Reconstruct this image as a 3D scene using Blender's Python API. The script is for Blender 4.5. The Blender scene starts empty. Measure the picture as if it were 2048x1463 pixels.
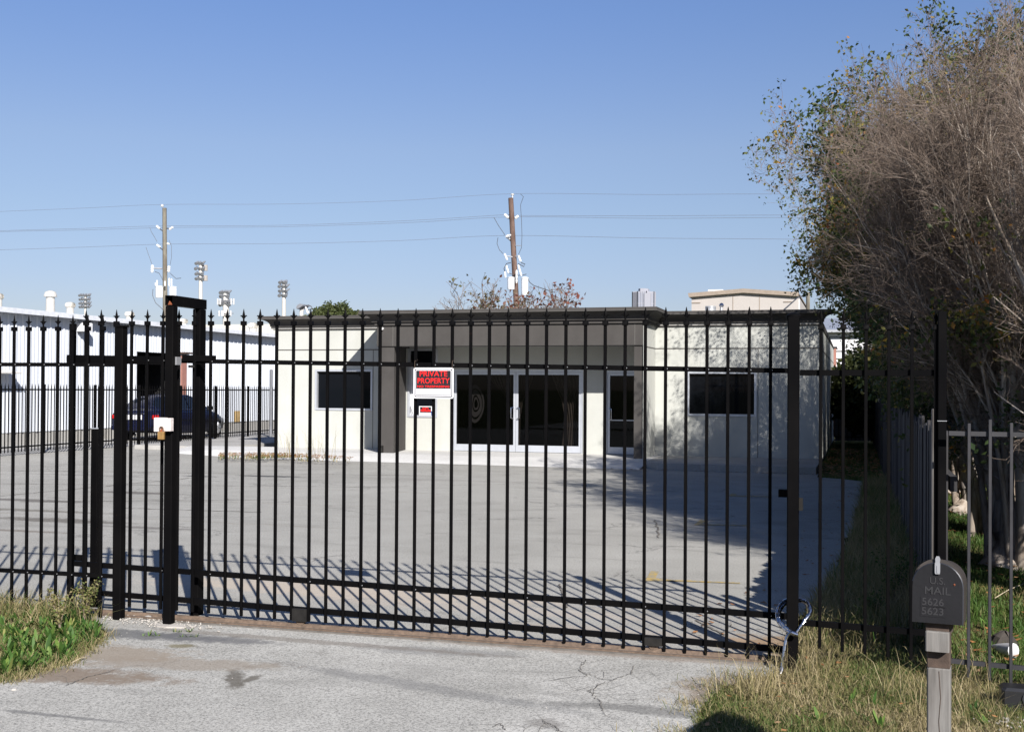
import bpy, math, random
import numpy as np
from mathutils import Vector, Matrix

# ------------------------------------------------------------------ camera
sc = bpy.context.scene
C = sc.collection
FPX = 2337.0                      # focal length in photo pixels (2048 wide)
CAM = Vector((0.0, 0.0, 1.65))
YAW, PITCH, ROLL, SHIFT = math.radians(16.5), math.radians(0.5), 0.0065, 26.0/2048
RM = (Matrix.Rotation(YAW, 3, 'Z') @ Matrix.Rotation(math.pi/2 + PITCH, 3, 'X') @ Matrix.Rotation(ROLL, 3, 'Z'))
cam_d = bpy.data.cameras.new('camera'); cam = bpy.data.objects.new('camera', cam_d); C.objects.link(cam)
cam.matrix_world = Matrix.Translation(CAM) @ RM.to_4x4()
cam_d.sensor_width = 36; cam_d.lens = 36*FPX/2048; cam_d.shift_y = SHIFT
cam_d.clip_start = 0.05; cam_d.clip_end = 6000
sc.camera = cam

# ------------------------------------------------------------------ light
SUN_EL = math.radians(30.6)
SUN_AZ = math.radians(34.4)       # light travels this far left of +Y
ldir = Vector((-math.sin(SUN_AZ)*math.cos(SUN_EL), math.cos(SUN_AZ)*math.cos(SUN_EL), -math.sin(SUN_EL)))
sd = bpy.data.lights.new('sun', 'SUN'); sd.energy = 4.6; sd.angle = math.radians(0.53); sd.color = (1.0, 0.955, 0.90)
sun = bpy.data.objects.new('sun', sd); C.objects.link(sun)
sun.rotation_euler = ldir.to_track_quat('-Z', 'Y').to_euler()
w = bpy.data.worlds.new('World'); sc.world = w; w.use_nodes = True
nt = w.node_tree; nt.nodes.clear()
wo = nt.nodes.new('ShaderNodeOutputWorld'); bg = nt.nodes.new('ShaderNodeBackground')
sky = nt.nodes.new('ShaderNodeTexSky'); sky.sky_type = 'NISHITA'; sky.sun_disc = False
sky.sun_elevation = SUN_EL
sv = -ldir; sky.sun_rotation = math.atan2(sv.x, sv.y)
sky.altitude = 0; sky.air_density = 1.0; sky.dust_density = 0.3; sky.ozone_density = 3.2
tint = nt.nodes.new('ShaderNodeMix'); tint.data_type = 'RGBA'; tint.blend_type = 'MULTIPLY'; tint.inputs[0].default_value = 1
tint.inputs[7].default_value = (1.16, 1.0, 1.09, 1)
tc = nt.nodes.new('ShaderNodeTexCoord'); sz = nt.nodes.new('ShaderNodeSeparateXYZ'); cr = nt.nodes.new('ShaderNodeValToRGB')
nt.links.new(tc.outputs['Generated'], sz.inputs[0]); nt.links.new(sz.outputs[2], cr.inputs[0])
stops = [(0, (.60,.65,.72)), (.089, (.755,.79,.83)), (.143, (.87,.896,.865)), (.20, (.96,.976,.93)), (.31, (.87,1.01,1.10)), (1, (.85,1.0,1.08))]
while len(cr.color_ramp.elements) < len(stops): cr.color_ramp.elements.new(.5)
for e_, (p_, c_) in zip(cr.color_ramp.elements, stops): e_.position = p_; e_.color = tuple(x/2 for x in c_)+(1,)
mu = nt.nodes.new('ShaderNodeMix'); mu.data_type = 'RGBA'; mu.blend_type = 'MULTIPLY'; mu.inputs[0].default_value = 1
tint.inputs[7].default_value = (2.32, 2.0, 2.18, 1)
nt.links.new(sky.outputs[0], tint.inputs[6]); nt.links.new(tint.outputs[2], mu.inputs[6]); nt.links.new(cr.outputs[0], mu.inputs[7]); nt.links.new(mu.outputs[2], bg.inputs[0]); nt.links.new(bg.outputs[0], wo.inputs[0])
bg.inputs[1].default_value = 0.05
sc.view_settings.view_transform = 'Standard'; sc.view_settings.look = 'None'
sc.view_settings.gamma = 1; sc.view_settings.exposure = 1.05
sc.render.engine = 'CYCLES'

# ------------------------------------------------------------------ helpers
def ray(px, py):
    v = Vector(((px-1024)/FPX, (731.5-py)/FPX + SHIFT*2048/FPX, -1.0))
    return RM @ v
def G(px, py, z=0.0):
    d = ray(px, py); t = (z-CAM.z)/d.z; return CAM + d*t
def F(px, py, Y):
    d = ray(px, py); return CAM + d*(Y/d.y)
def SX(px, py, X):
    d = ray(px, py); return CAM + d*(X/d.x)
def D(px, py, dist):
    d = ray(px, py); return CAM + d*dist

R_ = random.Random(7)
class MB:
    def __init__(s): s.v = []; s.f = []; s.m = []
    def add(s, vs, fs, mi=0):
        n = len(s.v); s.v += [tuple(v) for v in vs]
        s.f += [tuple(i+n for i in f) for f in fs]; s.m += [mi]*len(fs); return s
    def box(s, a, b, mi=0):
        x0, y0, z0 = [min(p, q) for p, q in zip(a, b)]; x1, y1, z1 = [max(p, q) for p, q in zip(a, b)]
        vs = [(x0,y0,z0),(x1,y0,z0),(x1,y1,z0),(x0,y1,z0),(x0,y0,z1),(x1,y0,z1),(x1,y1,z1),(x0,y1,z1)]
        return s.add(vs, [(0,3,2,1),(4,5,6,7),(0,1,5,4),(1,2,6,5),(2,3,7,6),(3,0,4,7)], mi)
    def bbox(s, a, b, r=0.004, mi=0):
        """box with chamfered vertical edges and top"""
        x0, y0, z0 = [min(p, q) for p, q in zip(a, b)]; x1, y1, z1 = [max(p, q) for p, q in zip(a, b)]
        def ring(z, e):
            return [(x0+e+r,y0+e,z),(x1-e-r,y0+e,z),(x1-e,y0+e+r,z),(x1-e,y1-e-r,z),(x1-e-r,y1-e,z),(x0+e+r,y1-e,z),(x0+e,y1-e-r,z),(x0+e,y0+e+r,z)]
        vs = ring(z0, 0)+ring(z1-r, 0)+ring(z1, r*.8)
        fs = [tuple(range(7,-1,-1)), tuple(range(16,24))]
        for k in (0, 8):
            for i in range(8): fs.append((k+i, k+(i+1)%8, k+8+(i+1)%8, k+8+i))
        return s.add(vs, fs, mi)
    def prism(s, pts, axis, a, b, mi=0):
        """pts 2D polygon extruded along axis from a to b. axis 'x': pts=(y,z); 'y': (x,z); 'z': (x,y)"""
        def mk(p, t):
            return {'x': (t, p[0], p[1]), 'y': (p[0], t, p[1]), 'z': (p[0], p[1], t)}[axis]
        n = len(pts); vs = [mk(p, a) for p in pts]+[mk(p, b) for p in pts]
        fs = [tuple(range(n))[::-1], tuple(range(n, 2*n))]+[(i, (i+1)%n, n+(i+1)%n, n+i) for i in range(n)]
        return s.add(vs, fs, mi)
    def tube(s, pts, rad, k=8, mi=0, cap=True):
        pts = [Vector(p) for p in pts]; n = len(pts)
        if not hasattr(rad, '__len__'): rad = [rad]*n
        vs = []; prev = None
        for i, p in enumerate(pts):
            t = (pts[min(i+1, n-1)]-pts[max(i-1, 0)]).normalized()
            if prev is None:
                up = Vector((0, 0, 1)) if abs(t.z) < .9 else Vector((1, 0, 0))
                u = t.cross(up).normalized()
            else: u = (prev - t*prev.dot(t)).normalized()
            prev = u; v = t.cross(u)
            for j in range(k):
                a = 2*math.pi*j/k; vs.append(p+(u*math.cos(a)+v*math.sin(a))*rad[i])
        fs = [(i*k+j, i*k+(j+1)%k, (i+1)*k+(j+1)%k, (i+1)*k+j) for i in range(n-1) for j in range(k)]
        if cap: fs += [tuple(range(k))[::-1], tuple(range((n-1)*k, n*k))]
        return s.add(vs, fs, mi)
    def lathe(s, c, prof, k=16, mi=0):
        """prof list of (r, z) bottom to top, around vertical axis at c"""
        n = len(prof); vs = []
        for r, z in prof:
            for j in range(k):
                a = 2*math.pi*j/k; vs.append((c[0]+r*math.cos(a), c[1]+r*math.sin(a), c[2]+z))
        fs = [(i*k+j, i*k+(j+1)%k, (i+1)*k+(j+1)%k, (i+1)*k+j) for i in range(n-1) for j in range(k)]
        fs += [tuple(range(k))[::-1], tuple(range((n-1)*k, n*k))]
        return s.add(vs, fs, mi)
    def build(s, name, mats, parent=None, smooth=False, loc=None):
        me = bpy.data.meshes.new(name); me.from_pydata(s.v, [], s.f); me.update()
        mats = mats if isinstance(mats, (list, tuple)) else [mats]
        for m in mats: me.materials.append(m)
        if len(mats) > 1: me.polygons.foreach_set('material_index', s.m)
        if smooth:
            me.polygons.foreach_set('use_smooth', [True]*len(me.polygons))
            me.set_sharp_from_angle(angle=math.radians(40))
        o = bpy.data.objects.new(name, me); C.objects.link(o)
        if parent is not None: attach(o, parent)
        return o
def attach(o, parent):
    o.parent = parent; o.matrix_parent_inverse = parent.matrix_basis.inverted()
def tag(o, label=None, cat=None, group=None, kind=None):
    if label: o['label'] = label
    if cat: o['category'] = cat
    if group: o['group'] = group
    if kind: o['kind'] = kind
    return o
def thing(name, label, cat, loc=(0,0,0), group=None):
    o = bpy.data.objects.new(name, None); C.objects.link(o); o.location = loc; o.empty_display_size = .2
    bpy.context.view_layer.update() if False else None
    return tag(o, label, cat, group)
def npmesh(name, V, FQ, FT, mats, parent=None, attr=None, smooth=False):
    """V (n,3); FQ (m,4); FT (k,3) numpy"""
    me = bpy.data.meshes.new(name)
    V = np.asarray(V, np.float32); nq = 0 if FQ is None else len(FQ); ntr = 0 if FT is None else len(FT)
    me.vertices.add(len(V)); me.vertices.foreach_set('co', V.ravel())
    loops = []
    if nq: loops.append(np.asarray(FQ, np.int32).ravel())
    if ntr: loops.append(np.asarray(FT, np.int32).ravel())
    loops = np.concatenate(loops); me.loops.add(len(loops)); me.loops.foreach_set('vertex_index', loops)
    tot = np.concatenate([np.full(nq, 4, np.int32), np.full(ntr, 3, np.int32)])
    st = np.concatenate([[0], np.cumsum(tot)[:-1]]).astype(np.int32)
    me.polygons.add(nq+ntr); me.polygons.foreach_set('loop_start', st); me.polygons.foreach_set('loop_total', tot)
    if smooth: me.polygons.foreach_set('use_smooth', [True]*(nq+ntr))
    me.update(calc_edges=True)
    if attr is not None:
        a = me.attributes.new('tone', 'FLOAT', 'POINT'); a.data.foreach_set('value', np.asarray(attr, np.float32))
    mats = mats if isinstance(mats, (list, tuple)) else [mats]
    for m in mats: me.materials.append(m)
    o = bpy.data.objects.new(name, me); C.objects.link(o)
    if parent is not None: attach(o, parent)
    return o

# ------------------------------------------------------------------ materials
def newmat(name):
    m = bpy.data.materials.new(name); m.use_nodes = True
    nt = m.node_tree; b = nt.nodes['Principled BSDF']; return m, nt, b
def N(nt, t, **kw):
    n = nt.nodes.new(t)
    for k, v in kw.items():
        if hasattr(n, k): setattr(n, k, v)
        else: n.inputs[k.replace('_', ' ')].default_value = v
    return n
def ramp(nt, fac, stops):
    r = nt.nodes.new('ShaderNodeValToRGB'); el = r.color_ramp.elements
    while len(el) < len(stops): el.new(0.5)
    for e, (p, c) in zip(el, stops):
        e.position = p; e.color = tuple(c)+(1,) if len(c) == 3 else c
    nt.links.new(fac, r.inputs[0]); return r.outputs[0]
def mixc(nt, fac, a, b, mode='MIX'):
    m = nt.nodes.new('ShaderNodeMix'); m.data_type = 'RGBA'; m.blend_type = mode
    for sock, v in ((m.inputs[0], fac), (m.inputs[6], a), (m.inputs[7], b)):
        if hasattr(v, 'is_linked') or hasattr(v, 'links'): nt.links.new(v, sock)
        else: sock.default_value = v if not hasattr(v, '__len__') else (tuple(v)+(1,) if len(v) == 3 else v)
    return m.outputs[2]
def mth(nt, op, a, b=0.0, c=0.0, clamp=False):
    m = nt.nodes.new('ShaderNodeMath'); m.operation = op; m.use_clamp = clamp
    for i, v in enumerate((a, b, c)):
        if hasattr(v, 'links'): nt.links.new(v, m.inputs[i])
        else: m.inputs[i].default_value = v
    return m.outputs[0]
def noise(nt, scale, detail=4, rough=.55, vec=None, dist=0.0, out=0):
    n = nt.nodes.new('ShaderNodeTexNoise'); n.inputs['Scale'].default_value = scale
    n.inputs['Detail'].default_value = detail; n.inputs['Roughness'].default_value = rough; n.inputs['Distortion'].default_value = dist
    if vec is not None: nt.links.new(vec, n.inputs['Vector'])
    return n.outputs[out]
def objvec(nt, scale=(1,1,1), rot=(0,0,0)):
    t = nt.nodes.new('ShaderNodeTexCoord'); mp = nt.nodes.new('ShaderNodeMapping')
    mp.inputs['Scale'].default_value = scale; mp.inputs['Rotation'].default_value = rot
    nt.links.new(t.outputs['Object'], mp.inputs[0]); return mp.outputs[0]
def bump(nt, b, h, strength=.3, dist=.01):
    n = nt.nodes.new('ShaderNodeBump'); n.inputs['Strength'].default_value = strength; n.inputs['Distance'].default_value = dist
    nt.links.new(h, n.inputs['Height']); nt.links.new(n.outputs[0], b.inputs['Normal'])
def simple(name, col, rough=.6, metal=0., var=.12, vs=6., bumpy=0., spec=.5, stretch=(1,1,1)):
    m, nt, b = newmat(name); v = objvec(nt, stretch); col = tuple(c*.86 for c in col)
    n = noise(nt, vs, 5, .6, v)
    lo = tuple(c*(1-var) for c in col); hi = tuple(min(1, c*(1+var)) for c in col)
    nt.links.new(ramp(nt, n, [(.3, lo), (.7, hi)]), b.inputs['Base Color'])
    b.inputs['Roughness'].default_value = rough; b.inputs['Metallic'].default_value = metal
    b.inputs['Specular IOR Level'].default_value = spec
    if bumpy: bump(nt, b, noise(nt, vs*12, 4, .6, v), bumpy, .004)
    return m
M = {}
# black painted steel with slight dust and rust spots
m, nt, b = newmat('black_paint'); v = objvec(nt)
n1 = noise(nt, 3, 5, .6, v); n2 = noise(nt, 40, 3, .6, v)
base = ramp(nt, n1, [(.3, (.0022,.0022,.0026)), (.7, (.0045,.0042,.0043))])
rust = ramp(nt, n2, [(.72, (0,0,0)), (.80, (1,1,1))])
nt.links.new(mixc(nt, rust, base, (.022,.010,.006)), b.inputs['Base Color'])
b.inputs['Roughness'].default_value = .5; b.inputs['Specular IOR Level'].default_value = .03; bump(nt, b, n2, .12, .002); M['black'] = m
m, nt, b = newmat('faded_black_paint'); v = objvec(nt)
nt.links.new(ramp(nt, noise(nt, 8, 5, .6, v), [(.3, (.012,.012,.014)), (.7, (.026,.025,.029))]), b.inputs['Base Color'])
b.inputs['Roughness'].default_value = .5; M['faded'] = m
M['dustyblack'] = simple('dusty_black', (.014,.013,.012), .6, 0, .35, 14, 0, .2)
M['rust'] = simple('rusty_steel', (.12,.083,.058), .85, 0, .4, 25, .4)
M['bed'] = simple('stained_track_concrete', (.135,.122,.108), .95, 0, .35, 9, .4)
M['rustdark'] = simple('rust_orange', (.22,.06,.02), .9, 0, .3, 25)
# stucco, with soft vertical streaks
m, nt, b = newmat('cream_stucco'); v = objvec(nt); vs_ = objvec(nt, (1.2, 1.2, .15))
c1 = ramp(nt, noise(nt, 2.2, 5, .6, v), [(.3, (.375,.382,.357)), (.7, (.405,.411,.384))])
c2 = ramp(nt, noise(nt, 1.4, 5, .6, vs_), [(.45, (1,1,1)), (.8, (.90,.89,.87))])
sep = N(nt, 'ShaderNodeSeparateXYZ'); nt.links.new(v, sep.inputs[0])
dm = ramp(nt, noise(nt, 5, 6, .75, v), [(.62, (1,1,1)), (.8, (.86,.83,.79))])
nt.links.new(mixc(nt, 1.0, mixc(nt, 1.0, c1, c2, 'MULTIPLY'), dm, 'MULTIPLY'), b.inputs['Base Color'])
b.inputs['Roughness'].default_value = .9; b.inputs['Specular IOR Level'].default_value = .2
bump(nt, b, noise(nt, 90, 3, .7, v), .25, .004); M['cream'] = m
m, nt, b = newmat('brown_stucco'); v = objvec(nt); vs_ = objvec(nt, (1.5, 1.5, .2))
c1 = ramp(nt, noise(nt, 1.8, 6, .65, v), [(.3, (.050,.0465,.044)), (.7, (.064,.060,.057))])
c2 = ramp(nt, noise(nt, 2.4, 5, .6, vs_), [(.4, (1,1,1)), (.8, (.86,.86,.86))])
nt.links.new(mixc(nt, 1.0, c1, c2, 'MULTIPLY'), b.inputs['Base Color'])
b.inputs['Roughness'].default_value = .9; b.inputs['Specular IOR Level'].default_value = .2
bump(nt, b, noise(nt, 90, 3, .7, v), .25, .004); M['brown'] = m
M['joint'] = simple('dark_joint', (.10,.095,.088), .9)
M['alu'] = simple('aluminium_frame', (.50,.52,.56), .38, .35, .06, 5)
M['chrome'] = simple('chrome', (.55,.56,.60), .16, 1., .05, 5)
M['galv'] = simple('galvanised_steel', (.55,.56,.58), .4, .6, .15, 8)
# asphalt / aged concrete-like paving
def paving(name, c0, c1, crack=1.0, dark=(.10,.095,.09), seamY=False, stains=(), speck=.35, patches=True, streak=None):
    m, nt, b = newmat(name); v = objvec(nt)
    big = noise(nt, .35, 6, .62, v, .6); mid = noise(nt, 2.1, 6, .65, v, .4); fine = noise(nt, 62, 2, .85, v); grain = noise(nt, 170, 1, .5, v)
    col = ramp(nt, mth(nt, 'ADD', mth(nt, 'MULTIPLY', big, .6), mth(nt, 'MULTIPLY', mid, .4)), [(.34, c0), (.62, c1)])
    g = ramp(nt, mth(nt, 'ADD', mth(nt, 'MULTIPLY', fine, .6), mth(nt, 'MULTIPLY', grain, .4)), [(.38, (1-speck,)*3), (.50, (1,1,1)), (.60, (1+speck*.5,)*3)])
    col = mixc(nt, 1.0, col, g, 'MULTIPLY')
    if patches:
        pm = ramp(nt, noise(nt, .9, 5, .6, objvec(nt, (.55, 1.7, 1)), 1.2), [(.56, (0,0,0)), (.74, (1,1,1))])
        col = mixc(nt, mth(nt, 'MULTIPLY', pm, .6), col, tuple(x*.66 for x in c0))
    if crack:
        vv = nt.nodes.new('ShaderNodeVectorMath'); vv.operation = 'ADD'
        nz = noise(nt, 1.6, 6, .75, v, 0, 1); sc_ = nt.nodes.new('ShaderNodeVectorMath'); sc_.operation = 'SCALE'; sc_.inputs[3].default_value = .8
        nt.links.new(nz, sc_.inputs[0]); nt.links.new(v, vv.inputs[0]); nt.links.new(sc_.outputs[0], vv.inputs[1])
        vo = N(nt, 'ShaderNodeTexVoronoi', feature='DISTANCE_TO_EDGE'); vo.inputs['Scale'].default_value = .55
        nt.links.new(vv.outputs[0], vo.inputs['Vector'])
        cm = ramp(nt, vo.outputs['Distance'], [(0, (1,1,1)), (.012, (0,0,0))])
        msk = ramp(nt, noise(nt, .8, 3, .5, v), [(.50, (0,0,0)), (.60, (1,1,1))])
        col = mixc(nt, mth(nt, 'MULTIPLY', mth(nt, 'MULTIPLY', cm, msk), .75*crack), col, dark)
    if seamY:
        # tar seams running along X
        s = nt.nodes.new('ShaderNodeSeparateXYZ'); nt.links.new(v, s.inputs[0])
        yy = mth(nt, 'ADD', s.outputs[1], mth(nt, 'MULTIPLY', noise(nt, .35, 5, .6, v), .9))
        fr = mth(nt, 'ABSOLUTE', mth(nt, 'SUBTRACT', mth(nt, 'FRACT', mth(nt, 'MULTIPLY', yy, .42)), .5))
        sm = ramp(nt, fr, [(0, (1,1,1)), (.012, (0,0,0))])
        fade = mth(nt, 'MULTIPLY', ramp(nt, noise(nt, .25, 3, .5, v), [(.42, (0,0,0)), (.5, (1,1,1))]),
                   ramp(nt, mth(nt, 'MULTIPLY', s.outputs[0], -.07), [(.34, (0,0,0)), (.5, (1,1,1))]))
        col = mixc(nt, mth(nt, 'MULTIPLY', mth(nt, 'MULTIPLY', sm, fade), .6), col, (.16,.13,.09))
    for (sx, sy, rx, ry, rot, amt, sc_c) in stains:
        s = nt.nodes.new('ShaderNodeMapping'); s.vector_type = 'TEXTURE'
        s.inputs['Location'].default_value = (sx, sy, 0); s.inputs['Rotation'].default_value = (0, 0, rot); s.inputs['Scale'].default_value = (rx, ry, 1)
        nt.links.new(v, s.inputs[0])
        ln = nt.nodes.new('ShaderNodeVectorMath'); ln.operation = 'LENGTH'; nt.links.new(s.outputs[0], ln.inputs[0])
        q = mth(nt, 'ADD', ln.outputs['Value'], mth(nt, 'MULTIPLY', mth(nt, 'SUBTRACT', noise(nt, 7, 5, .7, v), .5), 1.8))
        q = ramp(nt, q, [(.55, (1,1,1)), (1.0, (0,0,0))])
        col = mixc(nt, mth(nt, 'MULTIPLY', q, amt), col, sc_c)
    nt.links.new(col, b.inputs['Base Color']); b.inputs['Roughness'].default_value = .92; b.inputs['Specular IOR Level'].default_value = .25
    bump(nt, b, mth(nt, 'ADD', fine, mth(nt, 'MULTIPLY', mid, .6)), .45, .006); return m
def gxy(px, py): p = G(px, py); return p.x, p.y
st_drive = []
for (px, py, rx, ry, rot, a, c) in [(470,1354,.07,.27,.54,.8,(.085,.075,.06)), (498,1357,.05,.13,-.1,.8,(.085,.075,.06)), (498,1331,.06,.03,0,.5,(.12,.11,.10)), (840,1370,1.3,.10,-.25,.42,(.12,.12,.12)), (880,1300,.7,.14,.1,.45,(.13,.13,.13)),
        (1330,1420,.9,.10,.0,.6,(.10,.098,.093)), (230,1305,.55,.25,.1,.75,(.225,.185,.14)), (350,1325,.8,.18,.2,.65,(.225,.19,.15)), (90,1345,.9,.22,.12,.85,(.17,.13,.095)), (260,1266,.75,.16,0,.8,(.095,.097,.10)), (420,1275,.6,.13,0,.7,(.10,.10,.105)),
        (1470,1385,.4,.4,0,.7,(.20,.15,.105)), (110,1428,.5,.03,.0,.6,(.10,.10,.10)), (1200,1302,1.6,.12,-.02,.6,(.20,.155,.12)), (620,1280,1.6,.07,-.02,.55,(.14,.12,.10)), (1090,1445,.12,.1,0,.5,(.12,.11,.1)), (360,1290,.12,.06,.3,.7,(.13,.11,.05))]:
    x, y = gxy(px, py); st_drive.append((x, y, rx, ry, rot, a, c))
M['drive'] = paving('driveway_asphalt', (.265,.259,.238), (.385,.377,.350), 1.0, (.09,.085,.075), stains=st_drive, speck=.52)
st_lot = []
for (px, py, rx, ry, a, c) in [(120,1040,1.2,.25,.95,(.13,.12,.105)), (60,1000,1.2,.2,.9,(.12,.11,.10)), (270,985,.9,.22,.95,(.12,.11,.10)), (60,1020,1.6,.15,.8,(.14,.13,.11)), (540,952,.8,.22,.95,(.07,.07,.07)), (400,952,.4,.15,.95,(.07,.07,.07)),
        (300,1055,.9,.12,.8,(.14,.13,.12)), (170,950,1.8,.2,.4,(.15,.14,.13)), (20,1060,1.0,.1,.8,(.15,.13,.11)), (1560,1290,.5,.35,.95,(.26,.18,.11)), (700,1180,2.2,.4,.8,(.40,.345,.28)), (950,1215,1.8,.2,.4,(.40,.34,.28)), (1200,1260,1.2,.15,.3,(.36,.29,.23)), (900,960,2.5,.25,.3,(.19,.18,.17))]:
    x, y = gxy(px, py); st_lot.append((x, y, rx, ry, 0, a, c))
M['lot'] = paving('lot_asphalt', (.248,.241,.219), (.328,.320,.294), 1.1, (.09,.085,.08), True, st_lot, .42)
M['conc'] = paving('pale_concrete', (.43,.425,.41), (.51,.505,.49), .3, (.25,.24,.22), speck=.12, patches=False)
M['conc2'] = paving('grey_concrete', (.25,.243,.228), (.35,.342,.325), .4, (.12,.12,.11), speck=.2)
m, nt, b = newmat('yellow_road_paint'); v = objvec(nt)
nz = ramp(nt, noise(nt, 14, 6, .75, v), [(.40, (.40,.27,.06)), (.56, (.25,.22,.15))])
nt.links.new(nz, b.inputs['Base Color']); b.inputs['Roughness'].default_value = .85; M['yellow'] = m
# soil / lawn
m, nt, b = newmat('soil_and_turf'); v = objvec(nt)
c = ramp(nt, noise(nt, 1.3, 6, .7, v, .5), [(.32, (.045,.075,.018)), (.5, (.085,.10,.03)), (.62, (.16,.125,.06)), (.75, (.12,.08,.045))])
g = ramp(nt, noise(nt, 45, 4, .8, v), [(.3, (.35,.35,.3)), (.6, (1,1,1)), (.8, (1.5,1.4,1.2))])
nt.links.new(mixc(nt, 1.0, c, g, 'MULTIPLY'), b.inputs['Base Color']); b.inputs['Roughness'].default_value = 1
b.inputs['Specular IOR Level'].default_value = .1; bump(nt, b, noise(nt, 45, 4, .8, v), .8, .03); M['soil'] = m
# leaves/grass by 'tone' attribute
def toned(name, stops, rough=.6, trans=.35):
    m, nt, b = newmat(name); a = nt.nodes.new('ShaderNodeAttribute'); a.attribute_name = 'tone'
    col = ramp(nt, a.outputs['Fac'], [(p, tuple(x*.9 for x in c)) for p, c in stops]); nt.links.new(col, b.inputs['Base Color'])
    b.inputs['Roughness'].default_value = rough; b.inputs['Specular IOR Level'].default_value = .3
    if trans:
        tr = nt.nodes.new('ShaderNodeBsdfTranslucent'); mx = nt.nodes.new('ShaderNodeMixShader'); mx.inputs[0].default_value = trans
        nt.links.new(col, tr.inputs[0]); nt.links.new(b.outputs[0], mx.inputs[1]); nt.links.new(tr.outputs[0], mx.inputs[2])
        nt.links.new(mx.outputs[0], nt.nodes['Material Output'].inputs[0])
    return m
M['grass'] = toned('grass_blades', [(0, (.045,.10,.015)), (.3, (.08,.135,.03)), (.5, (.17,.175,.06)), (.7, (.28,.23,.11)), (1, (.43,.355,.21))])
M['weed'] = toned('weed_leaves', [(0, (.035,.085,.015)), (.5, (.085,.17,.035)), (.8, (.16,.24,.05)), (1, (.27,.27,.09))])
M['leaf'] = toned('autumn_leaves', [(0, (.022,.042,.014)), (.35, (.055,.085,.024)), (.52, (.13,.14,.035)), (.66, (.26,.20,.04)), (.8, (.38,.17,.035)), (.92, (.36,.10,.02)), (1, (.26,.06,.02))])
M['litter'] = toned('fallen_leaves', [(0, (.20,.085,.03)), (.5, (.29,.13,.045)), (1, (.26,.17,.09))], .8, 0)
M['oak'] = toned('evergreen_leaves', [(0, (.025,.04,.012)), (1, (.10,.115,.035))])
M['redleaf'] = toned('red_leaves', [(0, (.10,.10,.05)), (.45, (.13,.10,.06)), (.6, (.15,.065,.045)), (1, (.20,.065,.045))])
# smooth mottled bark
m, nt, b = newmat('crape_bark'); v = objvec(nt, (1, 1, .22))
c = ramp(nt, noise(nt, 9, 6, .7, v, .4), [(.3, (.12,.085,.06)), (.45, (.25,.205,.165)), (.6, (.34,.30,.26)), (.75, (.43,.395,.355))])
nt.links.new(c, b.inputs['Base Color']); b.inputs['Roughness'].default_value = .75; bump(nt, b, noise(nt, 20, 5, .7, v), .5, .01); M['bark'] = m
m, nt, b = newmat('twig_bark'); v = objvec(nt)
c = ramp(nt, noise(nt, 2.5, 4, .7, v), [(.3, (.085,.058,.042)), (.55, (.165,.124,.095)), (.75, (.26,.212,.172))])
nt.links.new(c, b.inputs['Base Color']); b.inputs['Roughness'].default_value = .7; M['twig'] = m
# weathered wood
def wood(name, a, bc, sc1=18):
    m, nt, b = newmat(name); v = objvec(nt, (1, 1, .06)); v2 = objvec(nt, (1, 1, .4))
    c = ramp(nt, noise(nt, sc1, 6, .7, v, .3), [(.3, a), (.7, bc)])
    d = ramp(nt, noise(nt, 3.5, 5, .6, v2), [(.35, (.55,.5,.48)), (.6, (1,1,1))])
    nt.links.new(mixc(nt, 1.0, c, d, 'MULTIPLY'), b.inputs['Base Color']); b.inputs['Roughness'].default_value = .85
    bump(nt, b, noise(nt, sc1, 6, .7, v, .3), .5, .004); return m
M['greywood'] = wood('weathered_post_wood', (.085,.082,.077), (.225,.216,.204), 30)
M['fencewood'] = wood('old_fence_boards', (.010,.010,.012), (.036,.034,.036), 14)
M['darkwood'] = simple('charred_wood', (.06,.04,.03), .9, 0, .5, 20, .4)
M['polewood'] = wood('utility_pole_wood', (.11,.10,.078), (.20,.185,.145), 8)
M['polebrown'] = wood('brown_pole_wood', (.09,.058,.045), (.16,.10,.078), 8)
M['wsteel'] = simple('white_siding', (.56,.59,.64), .5, 0, .05, 1.2, 0, .4, (1,1,.2))
M['wtrim'] = simple('white_trim', (.64,.66,.70), .5)
M['creamside'] = simple('cream_siding', (.55,.54,.49), .6)
M['beige'] = simple('beige_panel', (.40,.37,.345), .8, 0, .04, 1)
M['beigetrim'] = simple('tan_trim', (.27,.22,.175), .8)
M['white'] = simple('white_paint', (.66,.66,.67), .5, 0, .04, 5)
M['vent'] = simple('vent_metal', (.62,.60,.55), .45, .3, .2, 5)
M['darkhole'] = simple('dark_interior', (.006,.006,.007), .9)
M['signred'] = simple('sign_red', (.78,.012,.012), .5, 0, .03)
M['signblack'] = simple('sign_black', (.012,.012,.016), .45)
M['signwhite'] = simple('sign_white', (.74,.74,.76), .45, 0, .04, 14)
M['blue'] = simple('sticker_blue', (.03,.07,.22), .5)
M['brass'] = simple('brass', (.42,.25,.09), .45, .5, .2, 30)
M['boxmetal'] = simple('chipped_white_box', (.62,.56,.54), .55, .0, .22, 35, .2)
M['mailbox'] = simple('mailbox_black', (.0075,.0072,.0085), .5, 0, .25, 9, .1, .25)
M['mailtext'] = simple('mailbox_faded_letters', (.0098,.0094,.0108), .6)
M['mailtop'] = simple('mailbox_dusty_shell', (.030,.023,.019), .6, 0, .3, 7)
M['redpaint'] = simple('red_oxide', (.30,.14,.11), .8)
M['stone'] = simple('white_gravel', (.40,.375,.34), .95, 0, .2, 8, .4)
M['darkstone'] = simple('dark_stone', (.05,.042,.036), .95, 0, .5, 10, .6)
M['porc'] = simple('white_porcelain', (.70,.70,.69), .35)
M['greycan'] = simple('transformer_grey', (.72,.74,.76), .4, 0, .05)
M['wire'] = simple('dark_wire', (.05,.05,.055), .6)
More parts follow.
